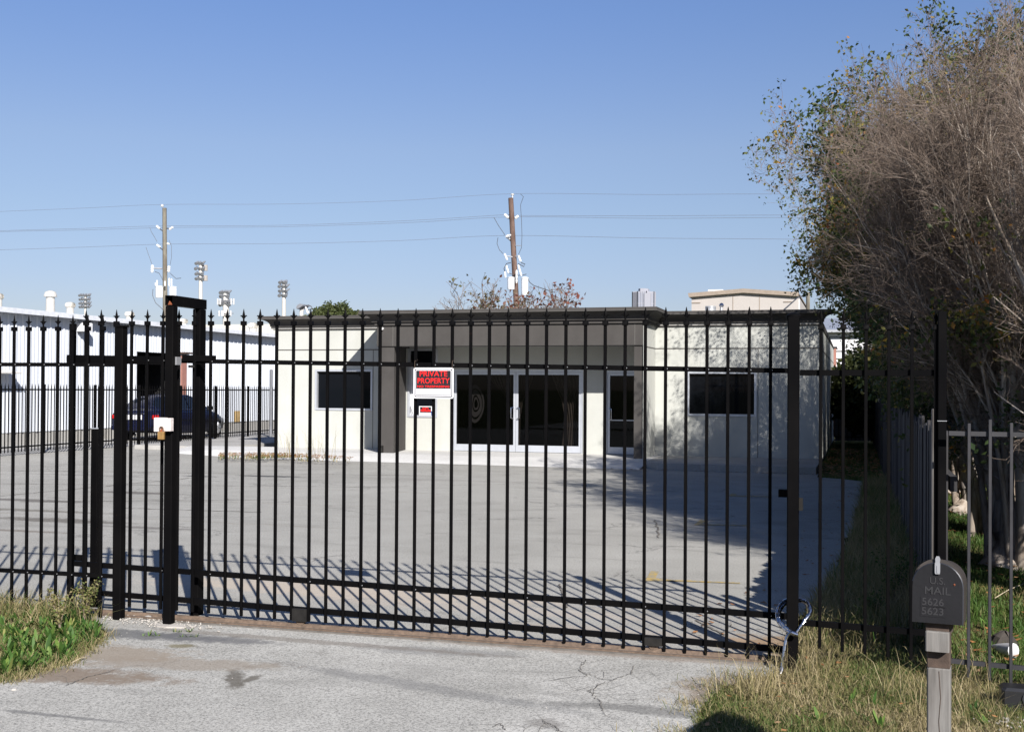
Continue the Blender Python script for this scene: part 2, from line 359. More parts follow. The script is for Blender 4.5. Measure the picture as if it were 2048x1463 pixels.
M['line'] = simple('weathered_conductor', (.15,.16,.19), .6)
M['tower'] = simple('tower_concrete', (.33,.335,.38), .8)  # pale panels, with distance haze mixed into their colour
M['towerglass'] = simple('tower_hazed_glass', (.25,.27,.33), .6)  # glass tone lightened by haze put into the colour
M['lampgrey'] = simple('floodlight_grey', (.20,.21,.23), .5)
M['concpole'] = simple('concrete_mast', (.55,.53,.50), .8)
M['plastic'] = simple('black_plastic', (.02,.02,.022), .3)
M['curtain'] = simple('brown_curtain', (.13,.105,.085), .9, 0, .3, 10, 0, .2, (3, 3, .2))
M['blind'] = simple('pale_blind', (.60,.62,.64), .7, 0, .05)
M['ring'] = simple('grey_rings', (.07,.062,.057), .7)
def glassmat(name, tint, mixf):
    m, nt, b = newmat(name)
    g = nt.nodes.new('ShaderNodeBsdfGlossy'); g.inputs['Roughness'].default_value = .02; g.inputs['Color'].default_value = (.8,.85,.9,1)
    t = nt.nodes.new('ShaderNodeBsdfTransparent'); t.inputs[0].default_value = tuple(tint)+(1,)
    mx = nt.nodes.new('ShaderNodeMixShader'); mx.inputs[0].default_value = mixf
    nt.links.new(t.outputs[0], mx.inputs[1]); nt.links.new(g.outputs[0], mx.inputs[2])
    nt.links.new(mx.outputs[0], nt.nodes['Material Output'].inputs[0]); return m
M['glass'] = glassmat('tinted_glass', (.35,.35,.36), .015)
m, nt, b = newmat('dark_window_glass'); b.inputs['Base Color'].default_value = (.004,.005,.007,1); b.inputs['Roughness'].default_value = .03; b.inputs['Specular IOR Level'].default_value = .10; M['darkglass'] = m
m, nt, b = newmat('navy_car_paint'); b.inputs['Base Color'].default_value = (.0025,.004,.02,1); b.inputs['Roughness'].default_value = .3; b.inputs['Specular IOR Level'].default_value = .25; b.inputs['Coat Weight'].default_value = .15; b.inputs['Coat Roughness'].default_value = .03; M['navy'] = m
m, nt, b = newmat('car_window'); b.inputs['Base Color'].default_value = (.005,.007,.012,1); b.inputs['Roughness'].default_value = .05; M['carglass'] = m
m, nt, b = newmat('red_lens'); b.inputs['Base Color'].default_value = (.35,.006,.006,1); b.inputs['Roughness'].default_value = .1; M['lens'] = m
M['tyre'] = simple('tyre_rubber', (.015,.015,.015), .8)

M['mailrim'] = simple('mailbox_sheen_rim', (.03,.032,.04), .28, .3, .1, 9)  # lighter bluish base colour puts an edge highlight on the rim
M['straw'] = simple('pale_straw', (.45,.38,.26), .8)

M['latch'] = simple('brushed_latch', (.27,.275,.29), .45, .2, .1, 20)

# ------------------------------------------------------------------ ground
def sheet(name, pts, z, mat, label=None, kind='structure', th=None):
    mb = MB()
    if th: mb.prism([(p[0], p[1]) for p in pts], 'z', z-th, z)
    else: mb.add([(p[0], p[1], z) for p in pts], [tuple(range(len(pts)))])
    o = mb.build(name, mat)
    if o.data.polygons[0].normal.z < 0 and not th: o.data.flip_normals()
    return tag(o, label, None, None, kind)
sheet('ground', [(-2500,-2500),(2500,-2500),(2500,2500),(-2500,2500)], -.03, M['soil'], 'soil and patchy turf ground')
jr = random.Random(3)
def jag(pts, n=6, amp=.03):
    n *= 2; amp *= 1.5
    out = []
    amp0 = amp
    for a, b in zip(pts[:-1], pts[1:]):
        amp = min(amp0, .3*math.hypot(b[0]-a[0], b[1]-a[1])/n)
        for i in range(n):
            t = i/n; out.append((a[0]+(b[0]-a[0])*t+jr.uniform(-amp, amp), a[1]+(b[1]-a[1])*t+jr.uniform(-amp, amp)))
    out.append(pts[-1]); return out
GY = 7.33                                    # plane of the sliding gate
left = [(G(*p).x, G(*p).y) for p in [(215,1262),(190,1292),(140,1325),(60,1348),(0,1362),(-250,1392)]]
right = [(G(*p).x, G(*p).y) for p in [(1380,1700),(1383,1470),(1400,1412),(1440,1374),(1500,1354),(1560,1349)]]
dv = [(-5.35, 7.22)] + jag(left, 6, .03) + [(-14, left[-1][1]+.5), (-14, -8), (right[0][0], -8)] + jag(right, 6, .03) + [(-.45, 7.22)]
sheet('driveway', dv, -.004, M['drive'], 'weathered grey asphalt driveway in front of the gate')
re = [(-.42, 7.44), (-.45, 8.2), (-.38, 9.0), (-.20, 10.2), (-.12, 13), (.0, 17), (.10, 20), (.12, 22.4), (-.3, 22.9), (-.75, 23.2)]
lot = [(-60, 7.44)] + [(-.42, 7.44)] + jag(re, 6, .04)[1:] + [(-.75, 24.2), (-15.0, 26.2), (-15.6, 60), (-60, 60)]
sheet('parking_lot', lot, 0, M['lot'], 'grey asphalt parking lot behind the gate')
# gate track strip
tr = MB(); tr.box((-9.2, 7.225, -.02), (-.36, 7.435, .004))
sheet_o = tr.build('track_bed', M['bed']); tag(sheet_o, 'rough concrete strip under the gate rail', None, None, 'structure')
t = thing('gate_track', 'rusty steel angle rail set in concrete under the sliding gate', 'track', (-3, 7.32, 0))
mb = MB(); mb.prism([(7.312, .004), (7.350, .004), (7.335, .026), (7.325, .026)], 'x', -9.1, -.40); mb.build('rail', M['rust'], t)
mb = MB(); mb.box((-9.1, 7.245, .004), (-.42, 7.262, .014)); mb.box((-9.1, 7.395, .004), (-.42, 7.408, .013)); mb.build('edge_bar', M['rust'], t)

# ------------------------------------------------------------------ office building
FY, PY = 26.9, 25.45
fx = lambda px, Y=FY: F(px, 780, Y).x
fz = lambda py, px=1024, Y=FY: F(px, py, Y).z
XL, XR = F(550, 780, FY).x, F(1640, 780, FY).x
ZF = .14                                     # floor slab level
ZT = F(1400, 652, FY).z                      # top of cream wall
office = thing('office_building', 'single storey cream stucco office with brown portico, cornice and dark glass doors', 'building', ((XL+XR)/2, FY, 0))
OP = {}
def op(name, x0, x1, y0, y1):
    xm = (x0+x1)/2; OP[name] = (fx(x0), fx(x1), fz(y1, xm) if y1 else ZF, fz(y0, xm)); return OP[name]
op('lw', 630, 745, 738.5, 820); op('sw', 815, 875, 697, 834); op('dd', 904, 1166, 739, None); op('sd', 1211, 1281, 741, None); op('rw', 1374, 1513, 742.5, 832)
def wallopen(mb, x0, x1, z0, z1, ops, y0, y1):
    xs = sorted({x0, x1, *[v for o in ops for v in o[:2]]})
    for a, b in zip(xs[:-1], xs[1:]):
        mid = (a+b)/2; hs = sorted([(o[2], o[3]) for o in ops if o[0] < mid < o[1]]); z = z0
        for h0, h1 in hs:
            if h0 > z+1e-4: mb.box((a, y0, z), (b, y1, h0))
            z = h1
        if z < z1: mb.box((a, y0, z), (b, y1, z1))
BY = 42.6
mb = MB(); wallopen(mb, XL, XR, -.05, ZT, list(OP.values()), FY, FY+.22)
mb.box((XL, FY+.22, -.05), (XL+.2, BY, ZT)); mb.box((XR-.2, FY+.22, -.05), (XR, BY, ZT-.02)); mb.box((XL+.2, BY-.2, -.05), (XR-.2, BY, ZT))
mb.build('wall', M['cream'], office)
# portico
plx0, plx1 = F(757, 780, PY).x, F(788, 780, PY).x
prx0, prx1 = F(1268, 780, PY).x, F(1288.5, 780, PY).x
ZL = F(1024, 691, PY).z                      # underside of lintel
pf = MB(); pf.prism([(plx0, PY), (plx1, PY), (fx(812), FY-.003), (plx0, FY-.003)], 'z', -.05, ZL-.004); pf.build('pier', M['brown'], office)
pf = MB(); pf.box((prx0, PY, -.05), (prx1-.02, FY-.003, ZL-.004)); pf.build('pier', M['brown'], office)
pf = MB(); pf.box((plx0-.03, PY-.04, ZL), (prx1-.022, PY+.32, ZT)); pf.box((plx0-.03, PY+.32, ZL), (plx0+.2, FY-.003, ZT)); pf.box((plx0+.2, PY+.32, ZL+.10), (prx1-.03, FY-.003, ZL+.16))
pf.build('lintel', M['brown'], office)
pf = MB(); pf.box((prx1-.02, PY-.045, -.05), (prx1, FY-.003, ZT)); pf.build('portico_side', M['cream'], office)
# joints
gz = fz(697, 1300)
jb = MB(); e = .004
jb.box((XL, FY-e, gz-.014), (plx0-.04, FY+.01, gz+.014)); jb.box((prx1+e, FY-e, gz-.014), (XR, FY+.01, gz+.014))
jb.box((prx1-.01, PY-.049, gz-.014), (prx1+e, FY-.003, gz+.014)); jb.box((XR-.01, FY+.002, gz-.014), (XR+e, BY, gz+.014))
for px, a, b in ((746, ZF, gz-.014), (1516, ZF, gz-.014)):
    x = fx(px); jb.box((x-.007, FY-e, a), (x+.007, FY+.01, b))
for px in (785, 1269):
    x = F(px, 780, PY-.04).x; jb.box((x-.008, PY-.044, ZL+.003), (x+.008, PY, ZT))
jb.box((plx0-.02, PY-.02, ZL-.014), (prx1-.02, PY+.05, ZL-.0045)); jb.build('joint', M['joint'], office)
# cornice swept round the front
CH = F(1400, 621, FY-.33).z - ZT
prof = [(.0,0),(.045,0),(.045,.068),(.07,.078),(.10,.082),(.105,.14),(.125,.185),(.165,.225),(.22,.255),(.29,.27),(.31,.275),(.31,.285),(.33,.29),(.33,CH-.005),(.325,CH),(-.15,CH)]
prof = [(a, min(z*CH/.36 if z < CH-.01 else z, CH)) for a, z in prof]
def sweep(mb, path, prof):
    P = [Vector((p[0], p[1], 0)) for p in path]; rings = []
    for i, p in enumerate(P):
        ds = []
        if i > 0: ds.append((P[i]-P[i-1]).normalized())
        if i < len(P)-1: ds.append((P[i+1]-P[i]).normalized())
        ns = [Vector((d.y, -d.x, 0)) for d in ds]; n = sum(ns, Vector()).normalized(); k = 1/max(.3, n.dot(ns[0]))
        rings.append([(p.x+n.x*k*a, p.y+n.y*k*a, ZT+z) for a, z in prof])
    m = len(prof); vs = [v for r in rings for v in r]; fs = []
    for i in range(len(P)-1):
        for j in range(m-1): fs.append((i*m+j, (i+1)*m+j, (i+1)*m+j+1, i*m+j+1))
    fs += [tuple(range(m)), tuple(range((len(P)-1)*m, len(P)*m))[::-1]]
    mb.add(vs, fs)
cb = MB(); sweep(cb, [(XL, BY), (XL, FY), (plx0-.03, FY), (plx0-.03, PY-.045), (prx1, PY-.045), (prx1, FY), (XR-.02, FY), (XR-.02, FY+.14)], prof)
cb.build('cornice', M['brown'], office)
# dark joints on cornice (fine reveals)
rb = MB(); rp = [(.03, .064*CH/.36), (.104, .066*CH/.36), (.104, .078*CH/.36), (.03, .078*CH/.36)]
def sweep2(mb, path, rp):
    sweep(mb, path, rp+[rp[0]])
sweep2(rb, [(XL, FY+4), (XL, FY), (plx0-.03, FY), (plx0-.03, PY-.045), (prx1, PY-.045), (prx1, FY), (XR-.02, FY)], [(.03, .066*CH/.36), (.049, .066*CH/.36), (.049, .080*CH/.36), (.03, .080*CH/.36)])
sweep2(rb, [(XL, FY+4), (XL, FY), (plx0-.03, FY), (plx0-.03, PY-.045), (prx1, PY-.045), (prx1, FY), (XR-.02, FY)], [(.28, .276*CH/.36), (.334, .278*CH/.36), (.334, .290*CH/.36), (.28, .290*CH/.36)])
rb.build('cornice_reveal', M['joint'], office)
rf = MB(); rf.box((XL-.1, FY-.05, ZT+.02), (XR-.02, FY+.6, ZT+CH-.02)); rf.box((plx0, PY, ZT+.02), (prx1-.05, FY-.05, ZT+CH-.03)); rf.box((XL, FY+.6, ZT-.25), (XR-.21, BY-.21, ZT-.1))
rf.build('roof', M['conc2'], office)
sp = MB(); sp.prism([(FY+.3, ZT-.02), (BY, ZT-.02), (BY, ZT+.02), (FY+.3, ZT+.16)], 'x', XR-.19, XR+.02); sp.build('side_parapet', M['brown'], office)
ds_ = MB(); ds_.box((XR+.001, BY-.9, .1), (XR+.09, BY-.78, ZT)); ds_.build('downspout', M['redpaint'], office)

def window(name, o, depth=.09, fw=.05, mull=()):
    x0, x1, z0, z1 = o; y = FY+depth
    mb = MB(); y0 = FY-.012
    mb.box((x0, y0, z0), (x0+fw, y+.05, z1)); mb.box((x1-fw, y0, z0), (x1, y+.05, z1))
    mb.box((x0+fw, y0, z1-fw), (x1-fw, y+.05, z1)); mb.box((x0+fw, y0-.01, z0), (x1-fw, y+.05, z0+fw))
    for zz in mull: mb.box((x0+fw, FY+.01, zz-fw/2), (x1-fw, y+.05, zz+fw/2))
    fr = mb.build('window', M['alu'], office); return fr, y
for nm in ('lw', 'rw'):
    fr, y = window(nm, OP[nm]); x0, x1, z0, z1 = OP[nm]
    g = MB(); g.add([(x0+.05, y, z0+.05), (x1-.05, y, z0+.05), (x1-.05, y, z1-.05), (x0+.05, y, z1-.05)], [(0,1,2,3)]); g.build('pane', M['darkglass'], fr)
zmul = fz(730, 845)
fr, y = window('sw', OP['sw'], mull=(zmul,)); x0, x1, z0, z1 = OP['sw']
g = MB(); g.add([(x0+.05, y, z0+.05), (x1-.05, y, z0+.05), (x1-.05, y, z1-.05), (x0+.05, y, z1-.05)], [(0,1,2,3)]); g.build('pane', M['darkglass'], fr)
xb = fx(832)
g = MB(); g.box((x0+.052, y-.012, z0+.052), (xb, y-.004, zmul-.04)); g.build('blind', M['blind'], fr)
g = MB()
for a, b_, c_, d_ in ((817, 800, 826, 828), (818, 802, 823, 829)):
    p, q = F(a, b_, y-.02), F(c_, d_, y-.02); g.tube([p, q], .006, 5)
g.build('blind_cord', M['wire'], fr)

# doors
def textmesh(name, s, size, mat, parent, loc, rx=math.pi/2, bold=.02, sx=1.0, rz=0.0, label=None, ext=.0008, width=None):
    cu = bpy.data.curves.new(name, 'FONT'); cu.body = s; cu.size = size; cu.align_x = 'CENTER'; cu.align_y = 'CENTER'; cu.offset = bold*size; cu.extrude = ext; cu.resolution_u = 3
    o = bpy.data.objects.new(name, cu); C.objects.link(o); bpy.context.view_layer.update()
    if width: sx = width/max(o.dimensions.x, 1e-4)
    me = bpy.data.meshes.new_from_object(o); bpy.data.objects.remove(o); me.materials.clear(); me.materials.append(mat)
    me.transform(Matrix.Translation(loc) @ Matrix.Rotation(rz, 4, 'Z') @ Matrix.Rotation(rx, 4, 'X') @ Matrix.Diagonal((sx, 1, 1, 1)))
    o = bpy.data.objects.new(name, me); C.objects.link(o); attach(o, parent); return o
DYf = FY+.02
dx0, dx1, dz0, dz1 = OP['dd']
mb = MB(); mb.box((dx0, DYf, dz0), (dx0+.045, FY+.14, dz1)); mb.box((dx1-.045, DYf, dz0), (dx1, FY+.14, dz1)); mb.box((dx0+.045, DYf, dz1-.055), (dx1-.045, FY+.14, dz1)); mb.build('door_frame', M['alu'], office)
def leaf(x0, x1, z0, z1, hx, bars=()):
    y0, y1 = FY+.035, FY+.08
    mb = MB(); s = .055
    mb.box((x0, y0, z0), (x0+s, y1, z1)); mb.box((x1-s, y0, z0), (x1, y1, z1)); mb.box((x0+s, y0, z1-.06), (x1-s, y1, z1)); mb.box((x0+s, y0, z0), (x1-s, y1, z0+.16))
    for zz in bars: mb.box((x0+s, y0+.01, zz-.012), (x1-s, y1, zz+.012))
    d = mb.build('door', M['alu'], office)
    g = MB(); ym = FY+.06; g.add([(x0+s, ym, z0+.16), (x1-s, ym, z0+.16), (x1-s, ym, z1-.06), (x0+s, ym, z1-.06)], [(0,1,2,3)]); g.build('pane', M['glass'], d)
    h = MB(); zc = z0+.93
    pts = [(hx[0], y0, zc-.13), (hx[0], y0-.045, zc-.13), (hx[1], y0-.05, zc-.125), (hx[1], y0-.05, zc+.125), (hx[0], y0-.045, zc+.13), (hx[0], y0, zc+.13)]
    h.tube(pts, .013, 6); h.build('handle', M['chrome'], d, True); return d
xm = fx(1031)
leaf(dx0+.05, xm-.004, dz0+.01, dz1-.06, (xm-.05, xm-.11)); leaf(xm+.004, dx1-.05, dz0+.01, dz1-.06, (xm+.05, xm+.11))
sx0, sx1, sz0, sz1 = OP['sd']
mb = MB(); mb.box((sx0, DYf, sz0), (sx0+.04, FY+.14, sz1)); mb.box((sx1-.04, DYf, sz0), (sx1, FY+.14, sz1)); mb.box((sx0+.04, DYf, sz1-.05), (sx1-.04, FY+.14, sz1)); mb.build('door_frame', M['alu'], office)
leaf(sx0+.045, sx1-.045, sz0+.01, sz1-.055, (sx0+.085, sx0+.145), (sz0+.80,))
# interior seen through the glass doors
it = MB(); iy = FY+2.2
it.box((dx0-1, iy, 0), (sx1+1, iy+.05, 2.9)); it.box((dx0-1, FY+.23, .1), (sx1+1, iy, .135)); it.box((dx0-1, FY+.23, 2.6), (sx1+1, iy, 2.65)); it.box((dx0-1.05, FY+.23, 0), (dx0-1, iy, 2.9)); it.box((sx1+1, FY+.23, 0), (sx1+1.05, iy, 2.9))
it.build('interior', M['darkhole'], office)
def drape(pts_out, pts_in, y, n=60):
    """folded cloth between an outer and an inner edge curve, both top to bottom"""
    vs = []; k = len(pts_out)
    for i in range(k):
        a, b_ = Vector(pts_out[i]), Vector(pts_in[i])
        for j in range(n+1):
            t_ = j/n; p = a.lerp(b_, t_); vs.append((p.x, y+.035*math.sin(t_*n*.75+i*.15), p.z))
    fs = [(i*(n+1)+j, i*(n+1)+j+1, (i+1)*(n+1)+j+1, (i+1)*(n+1)+j) for i in range(k-1) for j in range(n)]
    mb = MB(); mb.add(vs, fs); return mb.build('curtain', M['curtain'], office, True)
def V3(px, py, Y): p = F(px, py, Y); return (p.x, 0, p.z)
yy = FY+.35
drape([V3(1162,y_,yy) for y_ in (742,780,820,860,895)], [V3(x_,y_,yy) for x_, y_ in ((1100,742),(1108,765),(1122,800),(1128,835),(1122,895))], yy)
drape([V3(1037,y_,yy) for y_ in (742,780,820,860,895)], [V3(x_,y_,yy) for x_, y_ in ((1068,742),(1062,765),(1046,800),(1040,835),(1039,895))], yy)
drape([V3(1027,y_,yy) for y_ in (742,780,820,860,895)], [V3(x_,y_,yy) for x_, y_ in ((968,742),(985,765),(1010,790),(1020,825),(1022,895))], yy)
# faint grey rings on the inside of the left leaf
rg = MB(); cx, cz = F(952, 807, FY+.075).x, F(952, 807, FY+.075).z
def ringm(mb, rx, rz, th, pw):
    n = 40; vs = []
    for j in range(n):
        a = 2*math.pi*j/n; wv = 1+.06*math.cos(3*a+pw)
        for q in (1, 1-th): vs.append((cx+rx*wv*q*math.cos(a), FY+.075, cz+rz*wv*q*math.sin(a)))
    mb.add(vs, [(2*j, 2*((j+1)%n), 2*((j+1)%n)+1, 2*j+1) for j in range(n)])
ringm(rg, .20, .46, .18, 0); ringm(rg, .15, .33, .38, .5); ringm(rg, .07, .16, .35, 1); rg.build('ring_shapes', M['ring'], office)

# small wall camera
t = thing('security_camera', 'tiny white camera at the top left corner of the brown portico', 'camera', F(764, 657, PY-.08))
p = F(764, 657, PY-.08); mb = MB(); mb.tube([(p.x, PY-.045, p.z), (p.x, PY-.12, p.z-.01)], .035, 10); mb.build('housing', M['white'], t)
p = F(765.5, 893, PY); t = thing('hose_bib_box', 'small black utility box at the foot of the left portico pier', 'box', (p.x, PY, ZF)); mb = MB(); mb.bbox((p.x-.06, PY-.07, ZF), (p.x+.02, PY-.002, ZF+.17)); mb.build('body', M['dustyblack'], t)
mb = MB(); mb.tube([(p.x-.02, PY-.08, ZF+.12), (p.x-.02, PY-.08, ZF+.03)], .012, 6); mb.build('valve', M['galv'], t)

# notice stuck inside the slim window
yn = FY+.09-.02
def pane_rect(mb, x0, x1, y0, y1, Y, th=.003):
    a, b_ = F(x0, y1, Y), F(x1, y0, Y); mb.box((a.x, Y, a.z), (b_.x, Y+th, b_.z)); return a, b_
t = thing('notice_sign', 'small red and black no trespassing notice inside the slim window', 'sign', F(851, 828, yn))
mb = MB(); pane_rect(mb, 838, 865, 812, 830, yn); mb.build('board', M['signwhite'], t)
mb = MB(); a, b_ = pane_rect(mb, 840, 862, 813.5, 824.5, yn-.004, .002); mb.build('panel', M['signblack'], t)
textmesh('lettering', 'NO', .10, M['signred'], t, ((a.x+b_.x)/2, yn-.0052, b_.z-.05), bold=.03)
textmesh('lettering', 'TRESPASSING', .07, M['signred'], t, ((a.x+b_.x)/2, yn-.0052, a.z+.045), bold=.04, width=(b_.x-a.x)*.92)
o = MB(); pane_rect(o, 862, 874, 822, 831, yn-.004); o = o.build('sticker', M['blue']); tag(o, 'dark blue sticker beside the notice in the slim window', 'sticker')
o = MB(); pane_rect(o, 868, 874, 815, 821.5, yn-.004); o = o.build('sticker', M['signwhite']); tag(o, 'little white sticker above the blue one in the slim window', 'sticker')

# apron and raised walk
apr = MB()
def A(px, py, z=0.0): q = G(px, py, z); return q.x, q.y
ytop, ybot = PY-.45, PY-1.15
xa = F(700, 780, PY).x
# apron: top slab level then a gentle ramp to the lot
X0, X1 = -14.9, F(1296, 930, 25).x
v = [(X0, FY, ZF), (X1, FY, ZF), (X1, 25.1, ZF), (X0, 25.1, ZF), (X1, 23.95, .004), (X0+1.2, 24.35, .004), (X0-1.8, 25.6, .006), (X0-1.8, 26.9, ZF-.02), (X0, 26.9, ZF-.001)]
apr.add(v, [(0,3,2,1), (3,5,4,2), (3,6,5), (3,0,7,6)])
o = apr.build('apron', M['conc']); tag(o, 'bright worn concrete apron in front of the office doors', None, None, 'structure')
wk = MB(); ye = 24.05
wk.prism([(X1, FY-.003), (X1, 24.6), (X1+.35, ye+.05), (X1+.6, ye), (XR+.02, ye-.12), (XR+.05, FY+.2), (XR+.004, FY+.2), (XR+.004, FY-.003)][::-1], 'z', -.03, ZF)
o = wk.build('walkway', M['conc2']); tag(o, 'raised grey concrete walkway under the right hand office window', None, None, 'structure')
wb = MB(); wb.box((X0-3.5, 26.9, -.02), (X0-.8, 33, ZF-.03)); 
o = wb.build('side_walk', M['conc2']); tag(o, 'dark edged concrete slab beside the left end of the office', None, None, 'structure')
# yellow stall paint
def poly_px(name, pts, z, mat, label):
    mb = MB(); vs = [G(a, b_, z) for a, b_ in pts]; mb.add(vs, [tuple(range(len(vs)))]); o = mb.build(name, mat)
    if o.data.polygons[0].normal.z < 0: o.data.flip_normals()
    return tag(o, label, None, None, 'structure')
poly_px('parking_line', [(1290,1160),(1302,1141),(1318,1142),(1311,1155),(1325,1157),(1480,1164),(1480,1166),(1325,1160.5),(1290,1160.5)], .005, M['yellow'], 'worn yellow stall line with a short foot nearest the gate')
poly_px('parking_line', [(1388,1049),(1400,1039),(1412,1040),(1405,1047),(1500,1049.5),(1500,1051),(1405,1049)], .005, M['yellow'], 'second yellow stall line in the tree shade')
poly_px('parking_line', [(1455,991),(1464,986),(1474,987),(1470,990),(1540,992),(1540,993),(1470,991.5)], .005, M['yellow'], 'faint farthest yellow stall line in the tree shade')

# branching cracks in the paving
ck = random.Random(12)
def crack(pts, wd, z, name='pavement_crack', label='', n=14, br=.16):
    mb = MB()
    def strip(P_, w0):
        for a, b2 in zip(P_[:-1], P_[1:]):
            d = (b2-a); L = math.hypot(d.x, d.y)+1e-6; nx, ny = -d.y/L, d.x/L; w1 = w0*ck.uniform(.4, 1.3)
            mb.add([(a.x-nx*w0/2, a.y-ny*w0/2, z), (a.x+nx*w0/2, a.y+ny*w0/2, z), (b2.x+nx*w1/2, b2.y+ny*w1/2, z), (b2.x-nx*w1/2, b2.y-ny*w1/2, z)], [(0,3,2,1)])
    W_ = [G(*p) for p in pts]; path = [W_[0]]
    for a, b2 in zip(W_[:-1], W_[1:]):
        L = (b2-a).length
        for i in range(1, n+1): q = a.lerp(b2, i/n); path.append(q+Vector((ck.uniform(-1, 1), ck.uniform(-1, 1), 0))*L*.045)
    strip(path, wd)
    for q in path[2:-1]:
        if ck.random() < br:
            an = ck.uniform(0, 6.28); P_ = [q]
            for k in range(4): an += ck.uniform(-.7, .7); P_.append(P_[-1]+Vector((math.cos(an), math.sin(an)*1.6, 0))*ck.uniform(.02, .07))
            strip(P_, wd*.5)
    for f in mb.f: pass
    o = mb.build(name, M['crack']); 
    if o.data.polygons[0].normal.z < 0: o.data.flip_normals()
    return tag(o, label, None, None, 'structure')
M['crack'] = simple('crack_fill', (.15,.135,.115), 1, 0, .4, 20)
crack([(1172,1318),(1160,1340),(1175,1350),(1120,1356),(1098,1360)], .0045, .001, label='branching crack near the middle of the driveway')
crack([(1160,1342),(1220,1360),(1262,1345),(1268,1330)], .004, .001, label='fine crack curving right on the driveway')
crack([(1210,1362),(1178,1380),(1200,1402),(1205,1420)], .005, .001, label='wandering crack on the right part of the driveway')
crack([(130,1370),(175,1352),(222,1342)], .006, .001, label='old weedy crack near the left verge')
crack([(1085,1440),(1110,1450),(1130,1470)], .0045, .001, label='short crack at the bottom of the driveway')
crack([(985,1452),(1000,1445),(1012,1458)], .005, .001, label='small crack at the bottom centre of the driveway')
for k, (a, b2) in enumerate((((0,941),(860,951)), ((0,967),(770,974)), ((40,1003),(560,999)), ((0,992),(420,952)), ((250,1016),(520,1024)), ((1310,1040),(1318,1076)), ((1450,1270),(1390,1240)), ((1120,1168),(1135,1215)))):
    P_ = [(a[0]+(b2[0]-a[0])*t_, a[1]+(b2[1]-a[1])*t_) for t_ in (0, .25, .5, .75, 1)]
    crack(P_, .030 if k < 5 else .02, .006, 'tar_seam' if k < 5 else 'pavement_crack', ['long thin tar seam across the lot', 'second long tar seam across the lot', 'third faint seam across the lot', 'diagonal seam on the left of the lot', 'short seam in the middle of the lot', 'crack in the shaded part of the lot', 'crack near the gate post in the lot', 'short crack behind the gate'][k], 5, .06)

# ------------------------------------------------------------------ gate and front fences
def lin(x0, v0, x1, v1): return lambda x: v0+(v1-v0)*(x-x0)/(x1-x0)
def gate_line(Y, p0, p1):
    a, b_ = F(p0[0], p0[1], Y), F(p1[0], p1[1], Y); return lin(a.x, a.z, b_.x, b_.z)
def picket_mesh(w=.0195, h=1.0, y0=0.):
    pass
def finial_mb(mb, x, y, z, s=1.0):
    """spear with two curled side leaves on a square collar; z = top of picket"""
    mb.bbox((x-.017*s, y-.017*s, z-.022*s), (x+.017*s, y+.017*s, z+.008*s), .002)
    mb.tube([(x, y, z+.006*s), (x, y, z+.034*s)], .0062*s, 6)
    # blade
    zs = [(.0075, .030), (.0125, .045), (.0085, .062), (.0015, .094)]
    vs = []
    for wd, h in zs: vs += [(x-wd*s, y, z+h*s), (x, y-wd*.55*s, z+h*s), (x+wd*s, y, z+h*s), (x, y+wd*.55*s, z+h*s)]
    fs = [(i*4+j, i*4+(j+1)%4, i*4+4+(j+1)%4, i*4+4+j) for i in range(3) for j in range(4)]+[(3,2,1,0), (12,13,14,15)]
    mb.add(vs, fs)
    for sg in (-1, 1):
        mb.tube([(x, y, z+.026*s), (x+sg*.012*s, y, z+.040*s), (x+sg*.021*s, y, z+.047*s), (x+sg*.027*s, y, z+.042*s)], [.006*s, .0055*s, .004*s, .0015*s], 5)
def picket(parent, x, y, zb, zt, w=.0097, mat='black', lean=0.0, fin=True, sc_=()):
    mb = MB(); mb.bbox((x-w, y-w, zb), (x+w, y+w, zt), .0025)
    for zz in sc_: mb.box((x+w-.001, y-.004, zz-.003), (x+w+.003, y+.004, zz+.003), 1)
    # a weld clip where rails cross
    o = mb.build('picket', [M[mat], M['galv']], parent)
    if fin:
        f = MB(); finial_mb(f, x, y, zt); f.build('finial', M[mat], o, True)
    return o
def rail_seg(mb, Y, x0, x1, zf, h, d):
    """sloped rail"""
    vs = []
    for x in (x0, x1):
        z = zf(x)
        for yy_, zz in ((Y-d, z-h), (Y+d, z-h), (Y+d, z+h), (Y-d, z+h)): vs.append((x, yy_, zz))
    mb.add(vs, [(0,1,2,3), (7,6,5,4), (0,4,5,1), (1,5,6,2), (2,6,7,3), (3,7,4,0)])

gate = thing('sliding_gate', 'long black steel sliding gate with spear topped pickets across the driveway', 'gate', (-3, GY, 0))
z_top = gate_line(GY, (560,724.5), (1520,740)); z_low = gate_line(GY, (560,1157), (1520,1228.5)); z_bot = gate_line(GY, (560,1215.5), (1520,1294.5))
z_pb = gate_line(GY, (555,1236), (1539,1318)); z_pt = gate_line(GY, (455,644.5), (1498,643.5))
sp = .1292
for i in range(0, 39):
    x = -.515-sp*i; picket(gate, x, GY-.012, z_pb(x), z_pt(x), sc_=(z_top(x),) if i % 3 else (z_top(x), z_low(x)))
mb = MB(); rail_seg(mb, GY+.013, -5.60, -.40, z_top, .0155, .013)
rail_seg(mb, GY+.013, -4.62, -4.38, lambda x: z_top(x)+.02, .022, .03)
mb.build('rail', M['black'], gate)
for zf in (z_low, z_bot):
    mb = MB(); rail_seg(mb, GY+.013, -5.58, -.40, zf, .0185, .013); mb.build('rail', M['black'], gate)
